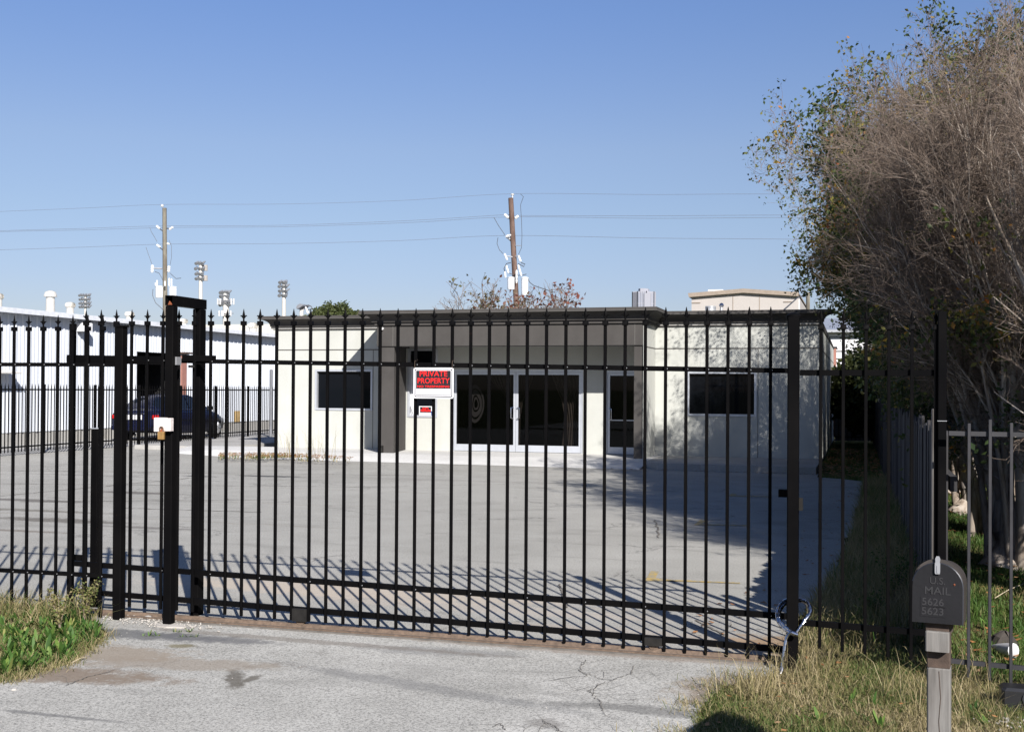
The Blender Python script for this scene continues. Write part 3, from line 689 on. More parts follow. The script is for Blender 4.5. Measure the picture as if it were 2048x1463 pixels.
# double upper rail on the tail
mb = MB(); rail_seg(mb, GY+.02, -5.60, -4.70, lambda x: z_top(x)+.001, .03, .018); mb.build('tail_rail', M['black'], gate)
xe = F(145.5, 700, GY).x; mb = MB(); mb.bbox((xe-.02, GY-.02, .05), (xe+.02, GY+.02, F(146, 647, GY).z)); mb.build('end_upright', M['black'], gate)
for px in (602, 1308):
    x = F(px, 1250, GY).x
    mb = MB(); zt_ = z_bot(x)+.012; mb.box((x-.055, GY-.03, .045), (x+.055, GY+.034, zt_)); mb.build('roller_bracket', M['dustyblack'], gate)
    mb = MB(); mb.tube([(x, GY-.012, .052), (x, GY+.012, .052)], .036, 18); mb.build('roller', M['rust'], gate, True)
mb = MB(); x = F(1585, 790, GY).x
a, b_ = F(1557, 993, GY-.08), F(1600, 979, GY-.08); mb.box((a.x, GY-.10, a.z), (b_.x-.03, GY-.05, b_.z))
mb.build('latch', M['black'], gate)
# receiver post at the right end
pr = G(1587, 1346); PRX = F(1587, 780, 7.15).x
t = thing('gate_post', 'tall black round topped steel post where the gate closes on the right', 'post', (PRX, 7.15, 0))
zp = F(1587, 634, 7.15).z
mb = MB(); mb.bbox((PRX-.033, 7.10, -.05), (PRX+.033, 7.20, zp), .006); mb.build('post', M['black'], t)
mb = MB(); mb.lathe((PRX, 7.15, zp-.012), [(.042, 0), (.046, .006), (.046, .022), (.030, .034), (.0, .042)], 20); mb.build('cap', M['black'], t, True)
mb = MB(); zc = F(1587, 671, 7.15).z; mb.box((PRX-.035, 7.115, zc-.003), (PRX+.035, 7.185, zc+.003)); mb.build('weld_seam', M['dustyblack'], t)
mb = MB(); q = F(1604, 1006, 7.2); mb.box((PRX+.034, 7.16, q.z-.04), (PRX+.056, 7.20, q.z+.035)); mb.build('bracket', M['dustyblack'], t)
# right hand fixed panel
rpY = 7.19
panel = thing('spear_fence', 'fixed black spear topped fence panel right of the gate post', 'fence', (0, rpY, 0))
zT = gate_line(rpY, (1641,651), (1870,652)); zB = gate_line(rpY, (1641,1296), (1870,1322)); zr1 = gate_line(rpY, (1620,745), (1860,745.5)); zr2 = gate_line(rpY, (1620,1246), (1860,1266))
for px in (1641, 1686, 1731.3, 1777, 1823, 1870.5):
    x = F(px, 900, rpY).x; picket(panel, x, rpY-.012, zB(x), zT(x))
for zf in (zr1, zr2):
    mb = MB(); rail_seg(mb, rpY+.013, PRX+.034, F(1873, 800, rpY).x, zf, .0175, .013); mb.build('rail', M['black'], panel)
ex = F(1883.5, 900, rpY-.02).x
t = thing('end_post', 'square black steel post behind the mailbox ending the fence', 'post', (ex, rpY, 0))
mb = MB(); mb.bbox((ex-.024, rpY-.045, -.05), (ex+.024, rpY+.003, F(1883, 623, rpY-.02).z)); mb.build('post', M['black'], t)
mb = MB(); zc = F(1883, 841, rpY).z; mb.box((ex-.026, rpY-.048, zc-.0015), (ex+.026, rpY+.005, zc+.0015)); mb.build('clamp', M['galv'], t)
# short neighbour fence to the right
nY = 7.05
nf = thing('neighbour_fence', 'low faded black flat bar fence right of the mailbox', 'fence', (1.2, nY, 0))
na = gate_line(nY, (1898,866), (2048,869)); nb = gate_line(nY, (1910,1322), (2048,1336)); nt_ = gate_line(nY, (1937,846), (2022,845)); nbb = gate_line(nY, (1937,1352), (2022,1364))
xs0 = F(1937.5, 1000, nY).x; stp = (F(2022, 1000, nY).x-xs0)/2
for i in range(0, 5):
    x = xs0+stp*i
    if i == 2: pass
    mb = MB(); mb.bbox((x-.0085, nY-.0085-.01, nbb(x)), (x+.0085, nY+.0085-.01, nt_(x)+(.02 if i==1 else 0)), .002); mb.build('picket', M['faded'], nf)
for zf in (na, nb):
    mb = MB(); rail_seg(mb, nY+.012, ex+.03, xs0+stp*5, zf, .013, .010); mb.build('rail', M['faded'], nf)

# portal over the gate
fpx = F(342.5, 700, 7.14).x; 
portal = thing('gate_portal', 'tall black steel portal frame the gate slides through', 'gate frame', (fpx, 7.3, 0))
ztop = F(342, 591, 7.14).z
hw = .031
mb = MB(); mb.bbox((fpx-hw, 7.14-hw, -.03), (fpx+hw, 7.14+hw, ztop-.072), .004); mb.build('front_post', M['black'], portal)
bpx = F(388, 900, 7.47).x
bpx = fpx
mb = MB(); mb.bbox((bpx-hw, 7.47-hw+.02, -.03), (bpx+hw, 7.47+hw+.04, ztop-.072), .004); mb.build('back_post', M['black'], portal)
mb = MB(); th = .004; y0, y1 = 7.14-hw-.002, 7.47+hw+.045
mb.box((fpx-hw, y0, ztop-.07), (fpx+hw, y1, ztop-.066)); mb.box((fpx-hw, y0, ztop-.004), (fpx+hw, y1, ztop)); mb.box((fpx-hw, y0, ztop-.066), (fpx-hw+th, y1, ztop-.004)); mb.box((fpx+hw-th, y0, ztop-.066), (fpx+hw, y1, ztop-.004))
mb.build('beam', M['black'], portal)
mb = MB(); mb.prism([(fpx-.016, ztop-.0655), (fpx+.018, ztop-.0655), (fpx+.01, ztop-.05), (fpx-.003, ztop-.038)], 'y', y0+.01, y0+.013); mb.build('rust_patch', M['rustdark'], portal)
mb = MB(); z_ = F(362, 722, 7.25).z; mb.box((fpx+hw+.001, 7.14, z_-.028), (fpx+hw+.012, 7.20, z_+.028)); mb.build('guide_bracket', M['galv'], portal)
mb = MB(); mb.tube([(fpx+hw+.05, GY-.06, z_-.028), (fpx+hw+.05, GY-.06, z_-.045)], .022, 12); mb.build('guide_roller', M['dustyblack'], portal)
# capped post and left fence
LY = 7.2
cpx = F(240.5, 900, LY).x; zc = F(243, 654, LY).z
t = thing('capped_post', 'thick black square post with a flat cap left of the portal', 'post', (cpx, LY, 0))
mb = MB(); mb.bbox((cpx-.032, LY-.032, -.03), (cpx+.032, LY+.032, zc), .004); mb.build('post', M['black'], t)
mb = MB(); mb.bbox((cpx-.041, LY-.041, zc), (cpx+.041, LY+.041, zc+.013), .004); mb.build('cap', M['black'], t)
lf = thing('spear_fence', 'fixed black spear topped fence panel at the left edge of the photo', 'fence', (-6, LY, 0))
lt = gate_line(LY, (30,656), (207,655)); lb = gate_line(LY, (26,1218), (200,1233)); lr1 = gate_line(LY, (40,728.5), (220,729)); lr2 = gate_line(LY, (20,1141), (220,1152))
xA, xB = F(207.5, 700, LY).x, F(1.8, 700, LY).x
for i in range(0, 12):
    x = xA+(xB-xA)*i/7; picket(lf, x, LY-.012, lb(x), lt(x), sc_=(lr1(x), lr2(x)))
for zf in (lr1, lr2):
    mb = MB(); rail_seg(mb, LY+.013, xA+(xB-xA)*12/7, cpx-.03, zf, .0145, .012); mb.build('rail', M['black'], lf)
# short stub post between
q = F(193, 857, 7.55); t = thing('stub_post', 'short black guide post with galvanised lip behind the fence', 'post', (q.x, 7.55, 0))
mb = MB(); mb.bbox((q.x-.028, 7.52, -.02), (q.x+.03, 7.58, q.z), .004); mb.build('post', M['black'], t)
mb = MB(); mb.box((q.x-.034, 7.515, q.z), (q.x+.036, 7.585, q.z+.006)); mb.build('cap', M['galv'], t)
a, b_ = F(147,1126,7.5), F(162,1109,7.5); mb = MB(); mb.box((a.x, 7.50, a.z), (b_.x, 7.515, b_.z)); mb.box((b_.x, 7.504, a.z-.004), (q.x-.028, 7.53, a.z+.012)); mb.build('stop_plate', M['black'], t)

# lock box and padlock
a, b_ = F(312, 862, 7.09), F(345, 835, 7.09)
t = thing('lock_box', 'chipped white steel lock box on the front portal post', 'box', ((a.x+b_.x)/2, 7.09, a.z))
mb = MB(); mb.bbox((a.x, 7.06, a.z), (a.x+.085, 7.108, b_.z), .003); mb.build('body', M['boxmetal'], t)
mb = MB(); mb.bbox((a.x+.087, 7.063, a.z+.004), (b_.x, 7.106, b_.z-.002), .003); mb.build('end_plate', M['boxmetal'], t)
a2, b2 = F(316.5, 878, 7.05), F(328.5, 863, 7.05)
mb = MB(); cxm = (a2.x+b2.x)/2
mb.prism([(cxm-.02, a.z-.001), (cxm+.02, a.z-.001), (cxm+.004, a.z+.035)], 'y', 7.056, 7.0595); mb.build('rust_patch', M['rustdark'], t)
t = thing('padlock', 'brass padlock hanging under the white lock box', 'padlock', (cxm, 7.05, a2.z))
mb = MB(); mb.bbox((a2.x, 7.038, a2.z), (b2.x, 7.062, b2.z), .003); mb.build('body', M['brass'], t)
mb = MB(); r = .014; mb.tube([(cxm-r, 7.05, b2.z-.004)]+[(cxm+r*math.cos(math.pi-k*math.pi/8), 7.05, b2.z+.02+r*math.sin(k*math.pi/8)) for k in range(9)]+[(cxm+r, 7.05, b2.z-.004)], .0045, 7); mb.build('shackle', M['rust'], t, True)

# private property sign
SY = GY-.045
a, b_ = F(827, 796, SY), F(907.5, 735, SY); W, H = b_.x-a.x, b_.z-a.z; scx, scz = (a.x+b_.x)/2, (a.z+b_.z)/2
t = thing('private_property_sign', 'white edged red and black private property no trespassing sign on the gate', 'sign', (scx, SY, a.z))
rr = .012; n = 5
def rrect(w, h, r):
    out = []
    for cx_, cy_, a0 in ((w/2-r, h/2-r, 0), (-w/2+r, h/2-r, 90), (-w/2+r, -h/2+r, 180), (w/2-r, -h/2+r, 270)):
        for k in range(n+1):
            an = math.radians(a0+90*k/n); out.append((cx_+r*math.cos(an), cy_+r*math.sin(an)))
    return out
def plate(name, w, h, r, y, mat, dz=0, dx=0, th=.0025):
    mb = MB(); mb.prism([(scx+dx+p[0], scz+dz+p[1]) for p in rrect(w, h, r)], 'y', y, y-th); return mb.build(name, mat, t)
plate('board', W, H, rr, SY, M['signwhite'])
plate('border', W*.94, H*.915, .008, SY-.0025, M['signblack'], th=.0006)
plate('border', W*.90, H*.86, .006, SY-.0031, M['signwhite'], th=.0006)
plate('panel', W*.865, H*.81, .004, SY-.0037, M['signblack'], th=.0006)
plate('blank_field', W*.845, H*.20, .002, SY-.0043, M['signwhite'], dz=-H*.285, th=.0006)
yl = SY-.0052
textmesh('lettering', 'PRIVATE', H*.25, M['signred'], t, (scx, yl, scz+H*.295), bold=.010, width=W*.69)
textmesh('lettering', 'PROPERTY', H*.25, M['signred'], t, (scx, yl, scz+H*.065), bold=.010, width=W*.80)
textmesh('lettering', 'NO TRESPASSING', H*.095, M['signred'], t, (scx, yl, scz-H*.115), bold=.02, width=W*.80)
mb = MB()
for px in (830, 905): q = F(px, 728, SY); mb.tube([(q.x, SY-.004, b_.z-.012), (q.x, SY-.005, q.z+.02), (q.x, SY+.05, q.z+.03)], .0012, 5)
mb.build('tie_wire', M['rust'], t)

# armoured cable lock looped round the gate post
P = []
def cl(px, py, Y): q = F(px, py, Y); return Vector((q.x, q.y, q.z))
loop = [cl(1592,1266,7.08), cl(1606,1245,7.10), cl(1619,1226,7.14), cl(1617,1208,7.18), cl(1606,1201,7.215), cl(1587,1197,7.23), cl(1566,1203,7.21), cl(1555,1220,7.17), cl(1556,1240,7.12), cl(1568,1256,7.09), cl(1583,1265,7.075), cl(1589,1268,7.06)]
tail = [cl(1584,1262,7.075), cl(1574,1272,7.07), cl(1570,1290,7.06), cl(1567,1310,7.05), cl(1564,1334,7.04), cl(1560,1352,7.02)]
loop2 = [p+Vector((.012 if i in (1,2,3,4) else .004, -.004, -.012 if i in (4,5,6) else .0)) - (loop[5]-p).normalized()*-.011 for i, p in enumerate(loop[1:-1])]
t = thing('cable_lock', 'chrome segmented cable lock looped round the right gate post', 'lock', (PRX, 7.1, .2))
def catm(pts, n):
    out = []; P_ = [pts[0]]+pts+[pts[-1]]
    for i in range(1, len(P_)-2):
        for k in range(n):
            t_ = k/n; p0, p1, p2, p3 = P_[i-1:i+3]
            out.append(.5*((2*p1)+(-p0+p2)*t_+(2*p0-5*p1+4*p2-p3)*t_*t_+(-p0+3*p1-3*p2+p3)*t_**3))
    out.append(pts[-1]); return out
def segs(pts, r=.0115, L=.030):
    mb = MB(); c = catm(pts, 14); acc = [c[0]]; d = 0
    mb.tube(c[::4], r*.7, 7)
    cur = [c[0]]
    for a_, b2_ in zip(c[:-1], c[1:]):
        d += (b2_-a_).length; cur.append(b2_)
        if d >= L:
            mid = cur[len(cur)//2]; mb.tube([cur[0], cur[0].lerp(mid, .12), mid, cur[-2].lerp(cur[-1], .1), cur[-2].lerp(cur[-1], .4)], [r*.75, r, r, r, r*.75], 9); cur = [b2_]; d = 0
    return mb
segs(loop).build('cable', M['chrome'], t, True); segs(loop2).build('cable', M['chrome'], t, True); segs(tail, .011).build('cable_tail', M['chrome'], t, True)
mb = MB(); q = cl(1590,1267,7.05); mb.tube([q+Vector((-.02, 0, .008)), q, q+Vector((.018, -.004, -.004))], [.013, .015, .011], 12); mb.build('lock_head', M['chrome'], t, True)

# mailbox
MYd = 3.93
qa, qb = D(1827, 1245, MYd), D(1921, 1247, MYd)
ux = Vector((qb.x-qa.x, qb.y-qa.y, 0)); MW = ux.length; ux.normalize()
ang = math.atan2(ux.y, ux.x)-math.radians(4)
mcx, mcy = (qa.x+qb.x)/2, (qa.y+qb.y)/2; mz0 = (qa.z+qb.z)/2; MH = D(1874, 1127, MYd).z-mz0
mail = thing('mailbox', 'dusty black round topped mailbox with a silver latch on a grey wooden post', 'mailbox', (mcx, mcy, 0))
RotP = Matrix.Translation((mcx, mcy, mz0)) @ Matrix.Rotation(-math.radians(6.7), 4, 'Z')
RotM = RotP @ Matrix.Rotation(-math.radians(7.5), 4, 'X')
def mprof(w, h, r0=.0):
    out = [(-w/2, 0)]; r = w/2
    for k in range(17):
        a_ = math.pi-k*math.pi/16; out.append((r*math.cos(a_), h-r+r*math.sin(a_)))
    out.append((w/2, 0)); return out
def mb_local(mb, name, mat, sm=False, par=None, mt=None):
    o = mb.build(name, mat, None, sm); o.data.transform(mt or RotM); attach(o, par or mail); return o
LEN = .46
mb = MB(); mb.prism(mprof(MW*.98, MH*1.06), 'y', .012, LEN); shell = mb_local(mb, 'shell', M['mailtop'], True)
mb = MB(); mb.prism(mprof(MW*.985+.006, MH*1.06+.003), 'y', .018, .026); mb_local(mb, 'shell_rim', M['mailtop'], True, shell)
mb = MB(); mb.prism(mprof(MW*1.01, MH*1.0), 'y', .0, .010); door = mb_local(mb, 'door', M['mailbox'], True)
mb = MB(); pr_ = mprof(MW*1.01, MH*1.0)
mb.tube([(p[0], .004, p[1]) for p in pr_[2:]], .0035, 6); mb_local(mb, 'door_rim', M['mailrim'], True, door)
mb = MB(); hz = MH-.0
mb.prism([(-.007, hz-.036), (.007, hz-.036), (.0085, hz-.03), (.0085, hz+.0), (.006, hz+.006), (-.006, hz+.006), (-.0085, hz), (-.0085, hz-.03)], 'y', -.010, -.004); mb.box((-.002, -.012, hz-.032), (.002, -.010, hz-.008)); mb_local(mb, 'latch', M['latch'], False, door)
mb = MB(); mb.prism([(-.007, hz+.004), (.007, hz+.004), (.008, hz+.015), (.004, hz+.024), (-.004, hz+.024), (-.008, hz+.015)], 'y', .0, .016); mb_local(mb, 'latch_tab', M['latch'], False, shell)
def mtext(s, size, z, width=None):
    o = textmesh('lettering', s, size, M['mailtext'], mail, (0, -.0012, z), bold=.01, width=width, ext=.0006)
    o.data.transform(RotM); o.parent = None; attach(o, door)
mtext('U.S.', .032, MH*.70); mtext('MAIL', .036, MH*.535, MW*.52)
for s, z in (('5626', MH*.345), ('5623', MH*.19)):
    mb = MB(); mb.box((-MW*.34, -.0014, z-.017), (MW*.16, -.0004, z+.017)); mb_local(mb, 'number_plate', M['mailbox'], False, door)
    o = textmesh('lettering', s, .034, M['mailtext'], mail, (-MW*.09, -.0022, z), bold=.012, width=MW*.44, ext=.0006); o.data.transform(RotM); o.parent = None; attach(o, door)
mb = MB(); mb.lathe((MW*.34, 0, MH*.66), [(.001, -.004), (.004, 0), (.001, .004)], 8); mb_local(mb, 'rust_spot', M['rustdark'], False, door)
# post
pw = .041
mb = MB(); mb.box((-pw+.004, .03, -.040), (pw-.004, .34, -.001)); mb_local(mb, 'platform', M['darkwood'])
mb = MB(); mb.bbox((-pw*.93, .012, -.098), (pw*.93, .05, -.030), .004); mb_local(mb, 'cleat', M['greywood'], mt=RotP)
mb = MB(); mb.bbox((-pw*.88, .052, -.16), (pw*.96, .135, -.046), .004); mb_local(mb, 'charred_top', M['darkwood'], mt=RotP)
mb = MB(); mb.bbox((-pw*.86, .05, -mz0-.05), (pw*.98, .137, -.160), .005); mb_local(mb, 'wooden_post', M['greywood'], mt=RotP)

mb = MB(); zz = -.17
P_ = [(.004, -.17), (.010, -.26), (.004, -.34), (.012, -.45), (.008, -.56), (.016, -.66)]
for a, b2 in zip(P_[:-1], P_[1:]): mb.add([(a[0]-.0012, .0488, a[1]), (a[0]+.0012, .0488, a[1]), (b2[0]+.0012, .0488, b2[1]), (b2[0]-.0012, .0488, b2[1])], [(0,3,2,1)])
mb_local(mb, 'split', M['darkwood'], mt=RotP)

# ------------------------------------------------------------------ left: white warehouse
WX = -23.1
wh = thing('warehouse', 'long white corrugated metal warehouse with a dark open doorway on the left', 'building', (WX, 35, 0))
wz = lambda px, py: SX(px, py, WX).z
WZ = (SX(0, 622, WX+.1).z+SX(475, 661, WX+.1).z)/2
Ya, Yb = 18.0, 62.0
dy0, dy1 = SX(270, 780, WX).y, SX(359, 780, WX).y; dzt = SX(300, 704, WX).z
zb_ = .32
def ribs(mb, y0, y1, z0, z1, per=.30, dep=.032):
    y = y0; P_ = []
    while y < y1-1e-6:
        for dy, dx in ((0, 0), (.05, 0), (.075, dep), (.115, dep), (.14, 0), (.19, 0), (.20, .010), (.215, .010), (.225, 0), (.245, 0), (.255, .010), (.27, .010), (.28, 0)):
            yy = y+dy*per/.30
            if yy < y1: P_.append((WX+dx, yy))
        y += per
    P_.append((WX, y1)); n = len(P_)
    vs = [(p[0], p[1], z0) for p in P_]+[(p[0], p[1], z1) for p in P_]
    mb.add(vs, [(i, i+1, n+i+1, n+i) for i in range(n-1)])
mb = MB(); ribs(mb, Ya, dy0, zb_, WZ); mb.build('wall_panel', M['wsteel'], wh)
mb = MB(); ribs(mb, dy1, Yb, zb_, WZ); mb.build('wall_panel', M['wsteel'], wh)
mb = MB(); ribs(mb, dy0, dy1, dzt, WZ); mb.build('wall_panel', M['wsteel'], wh)
mb = MB(); mb.box((WX-.5, Ya, -.02), (WX-.02, dy0, zb_)); mb.box((WX-.5, dy1, -.02), (WX-.02, Yb, zb_)); mb.build('concrete_footing', M['conc2'], wh)
mb = MB(); mb.box((WX-12, Yb, 0), (WX, Yb+.1, WZ)); mb.box((WX-12, Ya-.1, 0), (WX, Ya, WZ)); mb.box((WX-12.1, Ya, 0), (WX-12, Yb, WZ)); mb.build('end_wall', M['wsteel'], wh)
mb = MB(); mb.prism([(WX+.30, WZ+.02), (WX+.30, WZ+.06), (WX-6, WZ+.30), (WX-12.3, WZ+.06), (WX-12.3, WZ+.02)], 'y', Ya-.2, Yb+.2); mb.build('roof', M['wtrim'], wh)
mb = MB(); mb.box((WX+.285, Ya-.2, WZ-.085), (WX+.325, Yb+.2, WZ+.055)); mb.build('fascia', M['wtrim'], wh)
mb = MB(); mb.box((WX-5, dy0-.5, 0), (WX-4.9, dy1+.5, 3.2)); mb.box((WX-5, dy0-.6, 0), (WX-.1, dy0-.5, 3.2)); mb.box((WX-5, dy1+.5, 0), (WX-.1, dy1+.6, 3.2)); mb.box((WX-5, dy0-.6, 3.2), (WX-.1, dy1+.6, 3.3)); mb.build('interior', M['darkhole'], wh)
mb = MB(); mb.box((WX+.035, dy0-.10, .1), (WX+.06, dy0, dzt+.02)); mb.build('door_jamb', M['wtrim'], wh)
mb = MB(); mb.box((WX+.035, dy1, .1), (WX+.10, dy1+.30, dzt-.05)); mb.build('door_jamb', M['redpaint'], wh)
mb = MB(); mb.box((WX+.035, dy1-.1, dzt), (WX+.30, dy1+.5, dzt+.06)); mb.build('door_canopy', M['darkwood'], wh)
q = SX(8, 745, WX); mb = MB(); mb.prism([(WX+.04, q.z+.05), (WX+.5, q.z-.03), (WX+.5, q.z), (WX+.04, q.z+.09)], 'y', q.y-1.2, q.y+.15); mb.build('awning', M['vent'], wh)
# weathered rust streak at footing
q = SX(471, 850, WX+.034); mb = MB(); mb.box((WX+.033, q.y-.12, zb_), (WX+.036, q.y+.35, zb_+.42)); mb.build('rust_stain', simple('rust_stain_yellow', (.52,.36,.16), .8, 0, .3, 3), wh)
# wall lamp
q = SX(167, 655, WX+.15); t = thing('wall_lamp', 'white box floodlight high on the warehouse wall near the left post', 'lamp', q)
mb = MB(); mb.bbox((WX+.05, q.y-.20, q.z-.12), (WX+.42, q.y+.10, q.z+.14), .02); mb.build('housing', M['white'], t)
mb = MB(); mb.tube([(WX+.01, q.y+.2, q.z-.05), (WX+.2, q.y+.12, q.z-.1)], .04, 8); mb.build('arm', M['vent'], t)
# roof vents
RG = 'vents on the warehouse roof'
def turbine(px, py_top, r, dist_x, label, h=.55):
    q = SX(px, py_top, dist_x); z1 = q.z; z0 = WZ+.02
    t = thing('turbine_vent', label, 'roof vent', (q.x, q.y, z0), RG)
    mb = MB(); zz = z1-z0; mb.lathe((q.x, q.y, z0), [(r*.72, -.1), (r*.72, zz-r*1.15), (r*.78, zz-r*1.1)], 16); mb.build('duct', M['vent'], t, True)
    mb = MB(); n = 22; vs = []; pf_ = [(.74, -1.12), (.96, -.85), (1.02, -.55), (.9, -.22), (.55, -.05)]
    for j in range(n):
        a0 = 2*math.pi*j/n; a1 = a0+2*math.pi/n*.8
        f0 = len(mb.v)
        for (k, h_) in pf_:
            mb.v += [(q.x+r*k*math.cos(a0), q.y+r*k*math.sin(a0), z1+h_*r), (q.x+r*k*.86*math.cos(a1), q.y+r*k*.86*math.sin(a1), z1+h_*r)]
        for i in range(4): mb.f.append((f0+2*i, f0+2*i+1, f0+2*i+3, f0+2*i+2)); mb.m.append(0)
    mb.lathe((q.x, q.y, z1-.1*r), [(.6*r, 0), (.5*r, .07*r), (.1*r, .12*r)], 16); mb.lathe((q.x, q.y, z1-1.13*r), [(.6*r, 0), (.75*r, .1*r), (.74*r, .98*r), (.5*r, 1.02*r)], 16)
    mb.build('turbine_head', M['vent'], t)
turbine(140.5, 604, .17, WX-2.0, 'round turbine vent right of the tall flue on the warehouse roof')
turbine(259, 622.5, .17, WX-2.0, 'half hidden turbine vent above the warehouse doorway')
turbine(367, 637, .17, WX-2.0, 'small turbine vent seen through the portal frame')
turbine(506, 645, .22, WX-2.0, 'pale turbine vent nearest the office cornice')
turbine(-4, 586, .17, WX-2.0, 'turbine vent cut off by the left edge of the photo')
q = SX(101, 581, WX-1.5); t = thing('flue', 'tall white capped flue pipe on the warehouse roof', 'roof vent', (q.x, q.y, WZ), RG)
mb = MB(); zz = q.z-WZ; mb.lathe((q.x, q.y, WZ), [(.145, -.1), (.135, zz-.22), (.135, zz-.12)], 20); mb.build('pipe', M['vent'], t, True)
mb = MB(); mb.lathe((q.x, q.y, WZ+zz-.22), [(.20, .02), (.205, .06), (.165, .18), (.06, .22)], 14); mb.build('cap', M['vent'], t)
mb = MB(); mb.lathe((q.x, q.y, WZ+zz-.235), [(.19, .04), (.19, .05)], 14); mb.build('cap_underside', M['darkhole'], t)
# second building behind the warehouse
a, b_ = F(420, 649, 66), F(700, 649, 66)
t = thing('rear_warehouse', 'pale cream ribbed shed roof behind the white warehouse', 'building', (a.x, 66, 0))
mb = MB(); x = a.x-4; P_ = []
while x < b_.x: P_ += [(x, 66), (x+.5, 66), (x+.53, 65.95), (x+.6, 65.95), (x+.63, 66)]; x += .7
n = len(P_); mb.add([(p[0], p[1], 0) for p in P_]+[(p[0], p[1], a.z) for p in P_], [(i, i+1, n+i+1, n+i) for i in range(n-1)]); mb.build('wall', M['creamside'], t)
mb = MB(); mb.box((a.x-4, 66.02, a.z-.1), (b_.x, 80, a.z)); mb.build('roof', M['creamside'], t)

# concrete drive strip between far fence and warehouse
sheet('concrete_strip', [(-22.6, 14), (-19.3, 14), (-19.5, 60), (-22.6, 60)], .005, M['conc2'], 'grey concrete strip beside the warehouse')

# far fence
FXW = -19.2
ff = thing('yard_fence', 'long black spear topped fence running along the left side of the lot', 'fence', (FXW, 28, 0))
sp_ = .117; zr_ = SX(200, 779, FXW).z; y0_ = SX(-40, 780, FXW).y; npk = int((SX(549, 780, FXW).y+3-y0_)/sp_)
rest = MB()
def fpk(mb, y):
    mb.box((FXW-.0095, y-.0095, .075), (FXW+.0095, y+.0095, zr_+.045))
    mb.add([(FXW-.011, y-.011, zr_+.045), (FXW+.011, y-.011, zr_+.045), (FXW+.011, y+.011, zr_+.045), (FXW-.011, y+.011, zr_+.045), (FXW, y, zr_+.16)], [(0,1,4), (1,2,4), (2,3,4), (3,0,4), (3,2,1,0)])
for i in range(npk):
    y = y0_+i*sp_
    if i < 100: mb = MB(); fpk(mb, y); mb.build('picket', M['black'], ff)
    else: fpk(rest, y)
o = rest.build('picket', M['black'], ff); o['kind'] = 'stuff'
for z_, nm in ((zr_, 'rail'), (.20, 'rail')):
    mb = MB(); mb.box((FXW-.034, y0_, z_-.018), (FXW-.011, y0_+npk*sp_, z_+.018)); mb.build(nm, M['black'], ff)
for px in (92.5, 194.5, 283, 364.5, 434.8, 499.8):
    y = SX(px, 800, FXW).y; mb = MB(); mb.bbox((FXW-.095, y-.032, -.02), (FXW-.036, y+.032, zr_+.13)); mb.build('post', M['black'], ff)
q = SX(542.5, 740, FXW+.5); t = thing('pipe_bollard', 'grey weathered pole behind the yard fence next to the office corner', 'post', (q.x, q.y, 0))
mb = MB(); mb.tube([(q.x, q.y, -.02), (q.x, q.y, q.z)], .05, 10); mb.lathe((q.x, q.y, q.z-.001), [(.05, 0), (.04, .02), (0.005, .035)], 10); mb.build('pole', simple('grey_pole', (.14,.145,.16), .7), t, True)

# ------------------------------------------------------------------ car (navy saloon, seen from behind on its right side)
CX, CY, CA = -21.05, 32.75, math.radians(-3)
car = thing('parked_car', 'dark navy saloon parked behind the yard fence by the warehouse doorway', 'car', (CX, CY, 0))
CM_ = Matrix.Translation((CX, CY, 0)) @ Matrix.Rotation(-CA, 4, 'Z')
def cadd(mb, name, mat, sm=False, par=None):
    o = mb.build(name, mat, None, sm); o.data.transform(CM_); attach(o, par or car); return o
L2 = 2.15
# body: cross sections along y (rear -> front): (y, halfwidth, z_bottom, z_belt)
secs = [(-L2, .70, .38, .80), (-L2+.06, .80, .30, .90), (-L2+.35, .86, .26, .96), (-1.2, .88, .22, .95), (-.4, .89, .20, .92), (.6, .89, .20, .90), (1.1, .88, .22, .89), (1.6, .85, .24, .80), (L2-.12, .78, .28, .66), (L2, .66, .34, .56)]
mb = MB(); vs = []
for y, hw_, zb0, zt0 in secs:
    zm = (zb0+zt0)/2
    vs += [(-hw_*.92, y, zb0), (-hw_, y, zb0+.12), (-hw_*1.01, y, zm+.05), (-hw_*.97, y, zt0-.07), (-hw_*.88, y, zt0), (0, y, zt0+.03), (hw_*.88, y, zt0), (hw_*.97, y, zt0-.07), (hw_*1.01, y, zm+.05), (hw_, y, zb0+.12), (hw_*.92, y, zb0)]
k = 11; fs = [(i*k+j, i*k+j+1, (i+1)*k+j+1, (i+1)*k+j) for i in range(len(secs)-1) for j in range(k-1)]
fs += [(i*k+k-1, i*k, (i+1)*k, (i+1)*k+k-1) for i in range(len(secs)-1)]; fs += [tuple(range(k))[::-1], tuple(range((len(secs)-1)*k, len(secs)*k))]
mb.add(vs, fs); body = cadd(mb, 'body', M['navy'], True)
# greenhouse
gs = [(-1.72, .62, .95, .97), (-1.05, .62, .95, 1.34), (-.55, .60, .93, 1.42), (.05, .60, .91, 1.43), (.40, .61, .90, 1.34), (1.12, .64, .89, .91)]
def gh(scale_in, z_off, rng_=None):
    vs = []
    for y, hw_, z0, z1 in gs:
        f = (z1-z0)/.5; ht = hw_-.0; hb = .78
        vs += [(-hb*scale_in, y, z0-.02), (-(hb+(ht*.88-hb)*min(1, f))*scale_in, y, z1-.03*min(1, f)+z_off), (0, y, z1+.02+z_off), ((hb+(ht*.88-hb)*min(1, f))*scale_in, y, z1-.03*min(1, f)+z_off), (hb*scale_in, y, z0-.02)]
    fs = [(i*5+j, i*5+j+1, (i+1)*5+j+1, (i+1)*5+j) for i in range(len(gs)-1) for j in range(4)]+[(0,1,2,3,4)[::-1], tuple(range(25, 30))]
    return vs, fs
mb = MB(); v_, f_ = gh(1, 0); mb.add(v_, f_); cadd(mb, 'cabin', M['navy'], True)
